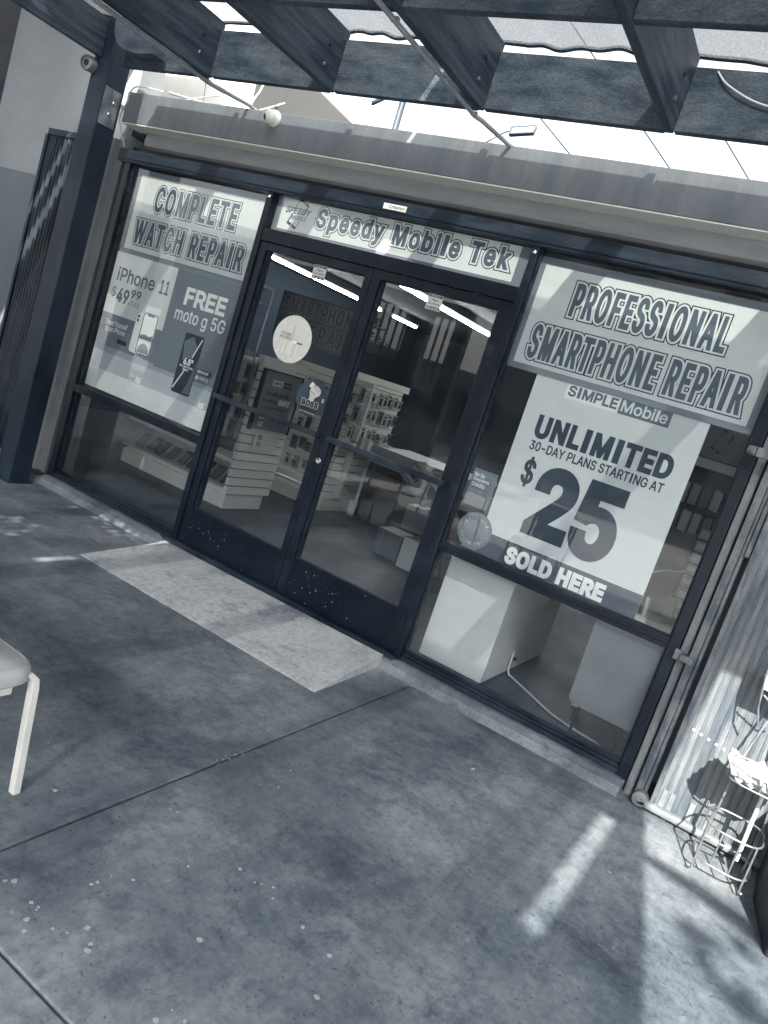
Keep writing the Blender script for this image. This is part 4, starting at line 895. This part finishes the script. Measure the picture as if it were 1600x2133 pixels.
b = MB(); b.prism([(3.842, -0.150), (3.842, -0.43), (3.908, -0.818), (4.41, -0.818), (4.41, -0.150)], 2, 0.3003, 0.322); b.build('lid', M_KICK, t, bevel=0.006)

# ------------------------------------------------------------------ patio chair
t = thing('patio_chair', 'cream metal-legged chair with grey padded seat at the left edge', 'chair', (1.58, -2.65, Z0))
def chair_parts(t, ox=0, oy=0):
    x0, x1, y0, y1 = 1.37 + ox, 1.815 + ox, -2.90 + oy, -2.425 + oy
    def rr(a, b_, c, d, r, n=8):
        P = []
        for cx, cy, a0 in ((b_ - r, d - r, 0), (a + r, d - r, 90), (a + r, c + r, 180), (b_ - r, c + r, 270)):
            for i in range(n + 1): q = R(a0 + 90 * i / n); P.append((cx + r * math.cos(q), cy + r * math.sin(q)))
        return P
    b = MB(); base = None; rings = []
    for z, ins in ((0.305, 0.012), (0.315, 0.0), (0.345, 0.0), (0.358, 0.008), (0.365, 0.022)):
        P = rr(x0 + ins, x1 - ins, y0 + ins, y1 - ins, 0.075 - ins * 0.5); n = len(b.v); b.v += [(p[0], p[1], z) for p in P]; rings.append((n, len(P)))
    for (a, k), (c, _) in zip(rings, rings[1:]):
        for i in range(k): b.f.append((a + i, a + (i + 1) % k, c + (i + 1) % k, c + i))
    a, k = rings[-1]; n = len(b.v); b.v.append(((x0 + x1) / 2, (y0 + y1) / 2, 0.378))
    for i in range(k): b.f.append((a + i, a + (i + 1) % k, n))
    b.f.append(tuple(rings[0][0] + i for i in range(rings[0][1]))[::-1])
    sm = b.build('seat', M_SEAT, t, smooth=True)
    b = MB(); b.tube([(p[0], p[1], 0.3625) for p in rr(x0 + 0.016, x1 - 0.016, y0 + 0.016, y1 - 0.016, 0.066)], 0.003, 6, closed=True); b.build('piping', M_SEAT, sm, smooth=True)
    b = MB(); b.box(x0 + 0.05, x1 - 0.06, y1 - 0.058, y1 - 0.034, 0.268, 0.304); b.box(x0 + 0.05, x1 - 0.06, y0 + 0.034, y0 + 0.058, 0.268, 0.304); b.box(x1 - 0.055, x1 - 0.031, y0 + 0.06, y1 - 0.06, 0.268, 0.304); b.box(x0 + 0.031, x0 + 0.055, y0 + 0.06, y1 - 0.06, 0.268, 0.304); b.build('seat_frame', M_LEG, t, bevel=0.003)
    h = 0.0125
    for (x, y, dx, dy) in ((x1 - 0.012, y1 - 0.006, 0.018, 0.014), (x0 + 0.012, y1 - 0.006, -0.018, 0.014), (x1 - 0.012, y0 + 0.006, 0.018, -0.014), (x0 + 0.012, y0 + 0.006, -0.018, -0.014)):
        b = MB(); rows = [((x - 0.02 * (1 if dx > 0 else -1), y - 0.02 * (1 if dy > 0 else -1)), 0.335), ((x - 0.004 * (1 if dx > 0 else -1), y - 0.004 * (1 if dy > 0 else -1)), 0.318), ((x, y), 0.29), ((x + dx, y + dy), Z0)]
        k = len(b.v)
        for (px, py), z in rows:
            b.v += [(px - h, py - h, z), (px + h, py - h, z), (px + h, py + h, z), (px - h, py + h, z)]
        for i in range(3):
            for j in range(4): b.f.append((k + i * 4 + j, k + i * 4 + (j + 1) % 4, k + i * 4 + 4 + (j + 1) % 4, k + i * 4 + 4 + j))
        b.f.append((k, k + 1, k + 2, k + 3)[::-1]); b.f.append((k + 12, k + 13, k + 14, k + 15))
        b.build('leg', M_LEG, t, bevel=0.002)
    b = MB()
    for s_ in (x0 + 0.03, x1 - 0.03): b.tube([(s_, y0 + 0.012, 0.29), (s_, y0 - 0.03, 0.55), (s_, y0 - 0.10, 0.80)], 0.0125, 10)
    b.tube([(x0 + 0.03, y0 - 0.10, 0.80), (x1 - 0.03, y0 - 0.10, 0.80)], 0.0125, 10); b.build('back_frame', M_LEG, t, smooth=True)
    b = MB(); b.obox(((x0 + x1) / 2, y0 - 0.066, 0.65), ((x1 - x0) / 2 - 0.055, 0, 0), (0, 0.018, 0.004), (0, -0.033, 0.115)); b.build('backrest', M_SEAT, t, bevel=0.02, seg=3)
chair_parts(t)
# further chairs of the same kind on the terrace, seen only in the window reflections
for i, (dx, dy) in enumerate(((-1.1, 0.1), (-2.0, -0.4), (-0.4, -1.3), (-1.5, -1.6))):
    copy_thing(t, (dx, dy, 0), ('second cream chair along the terrace, mirrored in the window', 'third cream chair along the terrace, mirrored in the window', 'cream chair in the second terrace row, mirrored in the window', 'last cream chair in the second terrace row, mirrored in the window')[i])

# ------------------------------------------------------------------ shop interior
def gondola(y0, y1, zt, label, x_left=-2.02):
    xr = -0.69
    t = thing('display_counter', label, 'counter', (xr, y0, 0))
    b = MB(); b.box(x_left, xr, y0, y1, 0.0, 0.128); b.box(x_left + 0.02, xr - 0.012, y0 + 0.02, y1, 0.1285, 0.16); b.build('base', M_CASE, t, bevel=0.003)
    # slatted end panel: boards with dark slots between
    b = MB(); z = 0.142; k = 0
    while z < zt - 0.075:
        h = min(0.068, zt - 0.075 - z); b.box(xr - 0.011, xr + 0.03, y0 - 0.04, y1 + 0.04, z, z + h); z += 0.0775
    b.build('slat_panel', M_CASE, t, bevel=0.0015)
    b = MB(); b.box(xr - 0.011, xr + 0.015, y0 - 0.038, y1 + 0.038, 0.145, zt - 0.08); b.build('slot_backing', M_SLOT, t)
    b = MB(); b.box(xr - 0.03, xr + 0.038, y0 - 0.05, y1 + 0.05, zt - 0.068, zt); b.build('header_cap', M_CASE, t, bevel=0.003)
    return t
t = gondola(1.165, 1.675, 1.358, 'white slatted display counter nearest the left door, poster on its end')
b = MB(); b.box(-2.02, -0.702, 1.14, 1.16, 0.162, 0.172); b.box(-2.02, -0.702, 1.14, 1.66, 0.405, 0.44); b.box(-2.02, -0.702, 1.50, 1.52, 0.1725, 0.4045); b.box(-2.02, -0.702, 1.165, 1.4995, 0.165, 0.180); b.build('shelf', M_CASE, t, bevel=0.002)
b = MB(); b.box(-2.0, -0.72, 1.145, 1.149, 0.1725, 0.4045); b.build('front_glass', M_CASEGLASS, t)
b = MB(); z = 0.46
while z < 1.25: b.box(-2.0, -0.715, 1.62, 1.645, z, z + 0.0705); z += 0.0775
b.build('back_panel', M_CASE, t)
t2 = gondola(2.645, 3.19, 0.72, 'second white slatted counter, seen through the right door', -1.9)
b = MB(); z = 0.17
while z < 1.36: b.box(-1.9, -0.60, 2.80, 2.825, z, z + 0.0705) if z < 0.65 or True else None; z += 0.0775
b.build('front_panel', M_CASE, t2)
b = MB(); z = 0.74
while z < 1.40: b.box(-0.735, -0.71, 2.85, 3.62, z, z + 0.0705); z += 0.0775
b.box(-0.76, -0.69, 2.6, 3.7, 1.40, 1.47); b.build('side_panel', M_CASE, t2)
# phone boxes tilted inside the front counter
proto = None
for i in range(9):
    x = -1.93 + i * 0.137
    if i == 0:
        q = thing('phone_box', 'dark phone box tilted inside the glass front counter', 'box', (x, 1.30, 0.181), 'phone boxes in the front counter')
        b = MB(); b.obox((x, 1.30, 0.245), (0.045, 0, 0), (0, 0.012, 0.006), (0, 0.05, 0.055)); b.build('carton', M_PACKD, q, bevel=0.002)
        b = MB(); b.obox((x, 1.286, 0.238), (0.036, 0, 0), (0, 0.0007, 0.0003), (0, 0.038, 0.042)); b.build('label_print', M_PACK2, q); proto = q
    else: copy_thing(proto, (i * 0.137, random.uniform(-.01, .03), 0))
# hanging packs
def pack_proto(x, y, z, face, group, label, dark=False):
    q = thing('hanging_pack', label, 'pack', (x, y, z), group)
    U = Vector((1, 0, 0)) if face == 'y' else Vector((0, 1, 0)); Nn = Vector((0, -1, 0)) if face == 'y' else Vector((1, 0, 0)); c = Vector((x, y, z)); up = Vector((0, 0, 1))
    b = MB(); b.obox(c, U * 0.042, Nn * 0.008, up * 0.068); b.build('card', M_PACK2 if dark else M_PACK, q, bevel=0.004)
    b = MB(); b.obox(c + Nn * 0.012 - up * 0.008, U * 0.016, Nn * 0.006, up * 0.032); b.obox(c + Nn * 0.009 + up * 0.045, U * 0.03, Nn * 0.0012, up * 0.008); b.build('blister', M_PACKD, q, bevel=0.004)
    b = MB(); b.tube([c - Nn * 0.05 + up * 0.074, c + Nn * 0.05 + up * 0.074, c + Nn * 0.056 + up * 0.082], 0.0025, 6); b.build('peg_hook', M_CHROME, q, smooth=True)
    return q
random.seed(5)
def vary(): return (random.uniform(0.7, 1.1), 1, random.uniform(0.75, 1.3))
GP = ('packs on the second counter front', 'packs on the second counter side', 'packs above the front counter')
pw = pack_proto(-1.34, 2.765, 0.36, 'y', GP[0], 'small pale accessory pack hanging on the second counter front')
pk = pack_proto(-1.228, 2.765, 0.36, 'y', 'dark ' + GP[0], 'small dark accessory pack hanging on the second counter front', True)
for r_ in range(5):
    for c_ in range(6):
        if (r_, c_) in ((0, 0), (0, 1)) or random.random() < 0.13: continue
        d = random.random() < 0.4; q0 = 1 if d else 0
        copy_thing(pk if d else pw, ((c_ - q0) * 0.112 + random.uniform(-.012, .012), random.uniform(-.02, .01), r_ * 0.205 + random.uniform(-.015, .015)), None, vary())
def varx(): return (1, random.uniform(0.7, 1.15), random.uniform(0.75, 1.3))
pw = pack_proto(-0.68, 2.72, 0.86, 'x', GP[1], 'pale accessory pack hanging on the side panel behind the right door')
pk = pack_proto(-0.68, 2.838, 0.86, 'x', 'dark ' + GP[1], 'dark accessory pack hanging on the side panel behind the right door', True)
for r_ in range(3):
    for c_ in range(8):
        if (r_, c_) in ((0, 0), (0, 1)) or random.random() < 0.1: continue
        d = random.random() < 0.3; q0 = 1 if d else 0
        copy_thing(pk if d else pw, (random.uniform(0, .03), (c_ - q0) * 0.118 + random.uniform(-.015, .015), r_ * 0.195 + random.uniform(-.02, .02)), None, varx())
pk = pack_proto(-1.92, 1.585, 0.62, 'y', GP[2], 'grey accessory pack hanging above the glass front counter', True)
for r_ in range(4):
    for c_ in range(9):
        if (r_, c_) == (0, 0) or random.random() < 0.12: continue
        copy_thing(pk, (c_ * 0.125 + random.uniform(-.012, .012), random.uniform(-.02, .01), r_ * 0.185 + random.uniform(-.02, .02)), None, vary())
# pouches and cartons on the two counters
random.seed(15)
for i in range(11):
    x = -1.95 + i * 0.112; h = random.uniform(0.05, 0.15); b = MB(); b.obox((x, 1.40 + random.uniform(-.1, .1), 0.441 + h / 2), (random.uniform(.03, .05), random.uniform(-.01, .01), 0), (0, 0.03, 0), (0, 0, h / 2)); tag(b.build('goods_carton', random.choice((M_PACK, M_PACK2, M_P3, M_PACKD)), bevel=0.003), 'little goods carton standing on the glass front counter', 'carton', 'cartons on the front counter')
for i in range(9):
    y = 2.70 + i * 0.10; h = random.uniform(0.04, 0.13); b = MB(); b.obox((-0.60 + random.uniform(-.03, .03), y, 0.7205 + h / 2), (0.03, 0, 0), (0, random.uniform(.025, .042), 0), (0, 0, h / 2)); tag(b.build('goods_carton', random.choice((M_PACK, M_P1, M_P3, M_PACK2)), bevel=0.003), 'pale goods carton in the row on the side shelf behind the right door', 'carton', 'cartons on the side shelf')
b = MB(); b.box(-0.685, -0.52, 2.62, 3.68, 0.7005, 0.7200); b.build('side_shelf', M_CASE, t2)
# framed advert on the end panel, price card under it
t = thing('framed_poster', 'framed grey advert about swapping old for simple on the counter end', 'poster', (-0.645, 1.40, 0.77)); bd = Board(t, U=(0, 1, 0), V=(0, 0, 1), N=(1, 0, 0), O=(-0.622, 0, 0))
b = MB(); b.box(-0.650, -0.6225, 1.15, 1.655, 0.745, 1.25); b.build('panel', M_P2, t)
b = MB(); b.box(-0.652, -0.614, 1.135, 1.1495, 0.735, 1.262); b.box(-0.652, -0.614, 1.6555, 1.67, 0.735, 1.262); b.box(-0.652, -0.614, 1.15, 1.655, 1.2505, 1.262); b.build('frame', M_BLACK, t)
bd.rect('logo_plate', 1.27, 1.41, 1.135, 1.185, 0.001, M_P1); bd.rect('logo_plate', 1.4105, 1.53, 1.135, 1.185, 0.001, M_NAVY)
bd.text('logo_word', 'SIMPLE', (1.28, 1.40, 1.147, 1.175), 0.0018, M_NAVY, 0.0012); bd.text('logo_word', 'Mobile', (1.42, 1.52, 1.147, 1.175), 0.0018, M_P2, 0.0012)
bd.text('lettering', 'Out with the old,', (1.22, 1.54, 1.04, 1.085), 0.0014, M_NAVY, 0.002); bd.text('lettering', 'in with the', (1.20, 1.40, 0.985, 1.02), 0.0014, M_NAVY, 0.002); bd.text('lettering', 'SIMPLE', (1.41, 1.57, 0.98, 1.03), 0.0014, M_P1, 0.004, 0.2)
bd.text('small_print', 'Unlimited Talk & Text Plan Data', (1.22, 1.56, 0.935, 0.955), 0.0014, M_NAVY, 0.0008); bd.text('price', '25', (1.22, 1.29, 0.84, 0.90), 0.0014, M_P1, 0.002); bd.text('price', '40', (1.22, 1.29, 0.77, 0.82), 0.0014, M_P1, 0.002)
t = thing('price_card', 'pale price card with 50 and 75 below the framed advert', 'card', (-0.64, 1.4, 0.58)); bd = Board(t, U=(0, 1, 0), V=(0, 0, 1), N=(1, 0, 0), O=(-0.628, 0, 0))
b = MB(); b.box(-0.645, -0.6285, 1.27, 1.58, 0.575, 0.715); b.build('card', M_P1, t)
bd.text('price', '50', (1.285, 1.345, 0.655, 0.70), 0.001, M_NAVY, 0.002); bd.text('price', '75', (1.285, 1.345, 0.59, 0.635), 0.001, M_NAVY, 0.002)
for i in range(3): bd.text('small_print', 'unlimited talk and text', (1.38, 1.56, 0.685 - 0.035 * i, 0.697 - 0.035 * i), 0.001, M_LETTER)
# glass tower with a vertical lit strip
t = thing('glass_tower', 'tall glass display tower with a vertical lit strip on the front counter', 'display case', (-1.25, 1.36, 0.44))
b = MB(); b.box(-1.42, -1.06, 1.30, 1.34, 0.441, 0.48); b.box(-1.42, -1.06, 1.22, 1.48, 1.30, 1.345); b.box(-1.42, -1.06, 1.22, 1.48, 1.90, 1.925)
for z in (1.50, 1.64, 1.77): b.box(-1.41, -1.07, 1.23, 1.47, z, z + 0.006)
for x in (-1.42, -1.07): b.box(x, x + 0.01, 1.47, 1.48, 0.48, 1.90)
b.build('shelf', M_GREYPL, t)
b = MB(); b.box(-1.42, -1.06, 1.222, 1.226, 1.345, 1.90); b.box(-1.064, -1.06, 1.2265, 1.47, 1.345, 1.90); b.build('glass', M_CASEGLASS, t)
b = MB(); b.tube([(-1.105, 1.26, 1.36), (-1.105, 1.26, 1.88)], 0.007, 8); b.build('light_strip', M_TUBE, t)
for i in range(9):
    q = MB(); x = -1.36 + (i % 3) * 0.085; z = (1.346, 1.507, 1.647)[i // 3]
    q.lathe([(0.026, 0), (0.030, 0.03), (0.028, 0.09), (0.020, 0.10)], (x, 1.36, z), (0, 0, 1), 14)
    tag(q.build('jar', M_PACK2, None, smooth=True), 'small grey container on a shelf of the glass tower', 'jar', 'containers in the glass tower')
# hanging banner inside
t = thing('hanging_banner', 'dim grey banner with outlined repair lettering hanging inside behind the left door', 'banner', (-1.55, 2.85, 1.55)); bd = Board(t, O=(0, 2.85, 0))
b = MB(); b.box(-2.10, -0.98, 2.85, 2.86, 1.555, 2.06); b.build('panel', M_P2, t)
bd.text('letter_outline', 'SMARTPHONE', (-2.06, -1.02, 1.84, 2.03), 0.001, M_P4, 0.016, spacing=1.25); bd.text('lettering', 'SMARTPHONE', (-2.055, -1.025, 1.845, 2.025), 0.002, M_LETTER, 0.010, spacing=1.25)
bd.text('letter_outline', 'REPAIR', (-1.75, -1.02, 1.60, 1.80), 0.001, M_P4, 0.016, spacing=1.22); bd.text('lettering', 'REPAIR', (-1.745, -1.025, 1.605, 1.795), 0.002, M_LETTER, 0.010, spacing=1.22)
# fluorescent tubes in battens
for k, (x, ya, yb, z, lb) in enumerate(((-3.10, 3.4, 6.4, 2.45, 'leftmost row, front'), (-3.10, 6.75, 7.6, 2.45, 'leftmost row, rear'), (-1.02, 3.0, 6.4, 2.47, 'over the right door'), (1.6, 3.2, 6.0, 2.47, 'over the right window'))):
    t = thing('fluorescent_light', 'lit fluorescent batten on the shop ceiling, ' + lb, 'light', (x, ya, z))
    b = MB(); b.box(x - 0.06, x + 0.06, ya, yb, z + 0.05, 2.599); b.build('batten', M_CEIL, t)
    b = MB(); b.tube([(x, ya + 0.03, z + 0.02), (x, yb - 0.03, z + 0.02)], 0.017, 10); b.build('tube', M_TUBE, t, smooth=True)
# dark cabinet, candy cartons
t = thing('dark_cabinet', 'black cabinet with pale top edge behind the right door', 'cabinet', (-0.15, 3.3, 0))
b = MB(); b.box(-0.55, 0.55, 3.1, 3.9, 0.0, 0.62); b.build('body', M_BLACK, t); b = MB(); b.box(-0.57, 0.57, 3.08, 3.92, 0.6205, 0.80); b.build('counter_top', M_P3, t)
t = thing('snack_carton', 'grey snack carton tilted on the counter inside the right door', 'carton', (0.55, 2.2, 0.6)); bd = Board(t, U=Vector((0.8, 0.1, -0.59)).normalized(), V=Vector((0.55, 0.2, 0.8)).normalized(), N=(0, -1, 0), O=(0.62, 2.0, 0.72))
b = MB(); bd.slab(b, -0.18, 0.18, -0.09, 0.09, -0.2, 0); b.build('carton', M_P2, t); bd.rect('label', -0.16, 0.0, -0.05, 0.06, 0.002, M_P3); bd.text('lettering', "m&m's", (-0.14, -0.02, -0.02, 0.04), 0.004, M_NAVY, 0.003)
for i, (x, y, z, s_) in enumerate(((0.85, 2.05, 0.0, 0.30), (0.50, 2.15, 0.0, 0.26), (0.70, 2.12, 0.31, 0.24))):
    b = MB(); b.box(x - s_ / 2, x + s_ / 2, y - s_ / 2, y + s_ / 2, z, z + s_ * 0.9); tag(b.build('snack_carton', (M_P3, M_PACK2, M_P2)[i], bevel=0.004), ('largest square carton on the shop floor inside the right door', 'smaller dark carton beside the largest on the shop floor', 'grey carton stacked on the two floor cartons')[i], 'carton')
# white box counter and goods rack behind the right window
t = thing('box_counter', 'plain white box counter standing low behind the right window', 'counter', (2.08, 0.7, 0))
b = MB(); b.box(1.868, 2.285, 0.175, 1.32, 0.012, 0.66); b.build('carcass', M_P1, t, bevel=0.004)
b = MB(); b.box(1.85, 2.30, 0.155, 1.34, 0.6605, 0.69); b.build('top', M_CASE, t, bevel=0.003)
b = MB(); b.tube(hoop(2.298, 0.62, 0.012, 0.028, 0.10), 0.006, 8, closed=True); b.build('cable_hook', M_BLACK, t)
cable('cable', [(2.292, 0.60, 0.15), (2.31, 0.56, 0.03), (2.36, 0.55, 0.008), (2.50, 0.44, 0.008), (2.68, 0.30, 0.008), (2.82, 0.24, 0.008), (2.97, 0.20, 0.008), (3.10, 0.13, 0.008)], 0.006, M_WIRE, 'white cable running over the shop floor behind the right window')
t = thing('goods_rack', 'dark rack of small boxes behind the right edge of the right window', 'rack', (3.0, 0.75, 0.7))
b = MB(); b.box(2.80, 3.40, 0.86, 0.885, 0.66, 1.62); b.build('back_panel', M_PACKD, t); b = MB(); b.box(2.985, 3.005, 0.80, 0.8595, 0.66, 1.30); b.build('divider', M_BLACK, t)
b = MB(); b.box(2.80, 3.40, 0.70, 0.8595, 1.56, 1.61); b.build('top_shelf', M_P1, t)
b = MB(); b.box(2.70, 3.45, 0.60, 1.0, 0.60, 0.659); b.build('table_top', M_CASE, t); b = MB(); b.box(2.72, 2.76, 0.62, 0.66, 0.0, 0.5995); b.box(3.39, 3.43, 0.62, 0.66, 0.0, 0.5995); b.build('table_leg', M_CASE, t)
random.seed(9); pr = None
for r_ in range(8):
    for c_ in range(3):
        x = 3.05 + c_ * 0.095; z = 0.70 + r_ * 0.072
        if pr is None:
            pr = thing('small_box', 'small grey goods box on the dark rack', 'box', (x, 0.82, z), 'boxes on the goods rack')
            b = MB(); b.box(x - 0.04, x + 0.04, 0.79, 0.8595, z - 0.03, z + 0.03); b.build('carton', M_P3, pr, bevel=0.004); b = MB(); b.box(x - 0.03, x + 0.03, 0.7885, 0.7895, z - 0.012, z + 0.016); b.build('print', M_PACK, pr)
        else: copy_thing(pr, (c_ * 0.095, random.uniform(-.015, 0), r_ * 0.072))
for i in range(9):
    x = 2.84 + (i % 5) * 0.062; z = 1.40 - (i // 5) * 0.16; b = MB(); b.obox((x, 0.82, z), (0.024, 0, 0.004 * (i % 3 - 1)), (0, 0.02, 0), (0, 0, 0.06))
    tag(b.build('goods_packet', (M_PACK, M_P3, M_PACK2)[i % 3], bevel=0.003), 'small upright packet in the upper part of the goods rack', 'packet', 'packets in the goods rack')
random.seed(31)
for i in range(10):
    x = 2.76 + random.uniform(0, .55); z = 0.6595; h = random.uniform(.05, .22); b = MB(); b.obox((x, 0.70 + random.uniform(-.06, .08), z + h / 2), (random.uniform(.02, .05), random.uniform(-.02, .02), 0), (0.005, 0.02, 0), (random.uniform(-.02, .02), 0, h / 2)); tag(b.build('loose_packet', random.choice((M_P1, M_P3, M_PACK2, M_PACKD)), bevel=0.003), 'loose packet on the table behind the right window', 'packet', 'loose packets on the window table')
cable('cable', [(2.78, 0.62, 0.70), (2.84, 0.60, 0.88), (2.93, 0.60, 0.95), (3.02, 0.64, 0.98), (3.12, 0.62, 1.06)], 0.004, M_WIRE, 'thin pale lead rising from the table behind the right window')
t = thing('shelf_sign', 'grey sign with phone logo and outlined letters behind the right window', 'sign', (3.0, 0.6, 1.62)); bd = Board(t, O=(0, 0.60, 0))
b = MB(); b.box(2.80, 3.60, 0.60, 0.606, 1.615, 1.80); b.build('panel', M_P2, t); phone_logo(bd, 2.965, 1.715, 0.062, 0.001)
bd.text('letter_outline', 'PI', (3.06, 3.20, 1.635, 1.775), 0.001, M_NAVY, 0.012, 0.15); bd.text('lettering', 'PI', (3.062, 3.198, 1.637, 1.773), 0.002, M_P2, 0.010, 0.15)

# ------------------------------------------------------------------ surroundings behind the camera (mirrored in the glass, casting shade)
t = thing('terrace_wall', 'dark slatted terrace wall across the yard, mirrored in the door glass', 'wall', (-4.5, -7.7, Z0))
b = MB()
for x0, x1 in ((-9.0, -4.10), (-3.30, -2.88), (-2.42, -2.16)): b.box(x0, x1, -7.75, -7.6, Z0 - 0.09, 3.0)
b.box(-4.10, -3.30, -7.75, -7.6, Z0 - 0.09, 1.85); b.box(-2.88, -2.42, -7.75, -7.6, Z0 - 0.09, 1.5); b.box(-4.1, -2.42, -7.75, -7.6, 2.75, 3.0); b.build('wall', M_FRAME2, t)
b = MB()
for i in range(5): b.box(-4.02 + i * 0.155, -3.99 + i * 0.155, -7.70, -7.66, 1.85, 2.75)
for i in range(2): b.box(-2.74 + i * 0.155, -2.71 + i * 0.155, -7.70, -7.66, 1.5, 2.75)
b.build('slats', M_FRAME2, t)
t = thing('opposite_building', 'stepped grey building far across the yard, mirrored in the glass', 'building', (0, -24, Z0))
b = MB(); b.box(-26, -8.5, -27, -24, Z0 - 0.1, 2.6); b.box(-8.499, 16, -27, -24, Z0 - 0.1, 6.4); b.build('wall', M_STUCCO_LO, t); b = MB(); b.box(-26.3, -8.8, -27.3, -23.7, 2.6005, 2.8); b.build('roof_edge', M_STUCCO_LO, t)
b = MB()
for i in range(6): b.box(-22 + i * 4, -20 + i * 4, -23.99, -23.95, 0.7, 2.0)
b.build('windows', M_FRAME, t)
def tree(label, x, y, h, cr, n, seed, leaf=0.10, trunk=0.12, flatten=0.8, limb=None):
    rnd = random.Random(seed); t = thing('tree', label, 'tree', (x, y, Z0))
    b = MB(); b.tube([(x, y, Z0 - 0.1), (x + 0.05, y, h * 0.45), (x - 0.05, y + 0.1, h * 0.9)], [trunk, trunk * 0.75, trunk * 0.3], 10)
    cl = []
    for i in range(9):
        a = rnd.uniform(0, 6.28); rr_ = cr * rnd.uniform(0.35, 0.95); zc = h * rnd.uniform(0.72, 1.12); e = Vector((x + rr_ * math.cos(a), y + rr_ * math.sin(a), zc))
        s0 = Vector((x, y, h * rnd.uniform(0.4, 0.7))); mid = (s0 + e) / 2 + Vector((0, 0, 0.15)); b.tube([s0, mid, e], [trunk * 0.4, trunk * 0.25, trunk * 0.08], 7); cl.append((e, cr * rnd.uniform(0.28, 0.48)))
        cl.append((mid + Vector((rnd.uniform(-.4, .4), rnd.uniform(-.4, .4), rnd.uniform(0, .4))), cr * rnd.uniform(0.2, 0.35)))
    b.build('trunk', M_BARK, t, smooth=True)
    if limb: q = MB(); q.tube(limb, [0.09, 0.07, 0.055, 0.05, 0.045, 0.03], 9); q.build('limb', M_BARK, t, smooth=True)
    b = MB()
    for i in range(n):
        c, r0 = cl[rnd.randrange(len(cl))]; d = Vector((rnd.gauss(0, 1), rnd.gauss(0, 1), rnd.gauss(0, 1) * flatten)).normalized() * r0 * rnd.random() ** 0.4; p = c + d
        u = Vector((rnd.gauss(0, 1), rnd.gauss(0, 1), rnd.gauss(0, .5))).normalized(); v_ = u.orthogonal().normalized(); s_ = leaf * rnd.uniform(0.6, 1.3)
        b.quad(p - u * s_, p + v_ * s_ * 0.45, p + u * s_, p - v_ * s_ * 0.45)
    b.build('crown', M_LEAF, t)
tree('leafy tree beyond the pergola whose crown dapples the pavement at the right', 7.45, -8.1, 4.4, 2.4, 1300, 21, leaf=0.10, limb=[(8.2, -8.6, 2.2), (7.4, -7.6, 3.3), (6.3, -6.35, 3.95), (5.7, -5.86, 4.05), (5.45, -5.76, 4.05), (5.16, -5.68, 4.02)])
tree('broad dark tree far across the yard, left of the others', -14, -18, 4.0, 2.6, 2500, 4, leaf=0.16)
tree('small round tree in the yard straight behind the terrace', -8.6, -13, 2.9, 1.5, 1800, 8, leaf=0.12)
tree('low bushy tree in the yard nearest the terrace steps', -2.6, -15, 1.9, 1.3, 1800, 15, leaf=0.11)
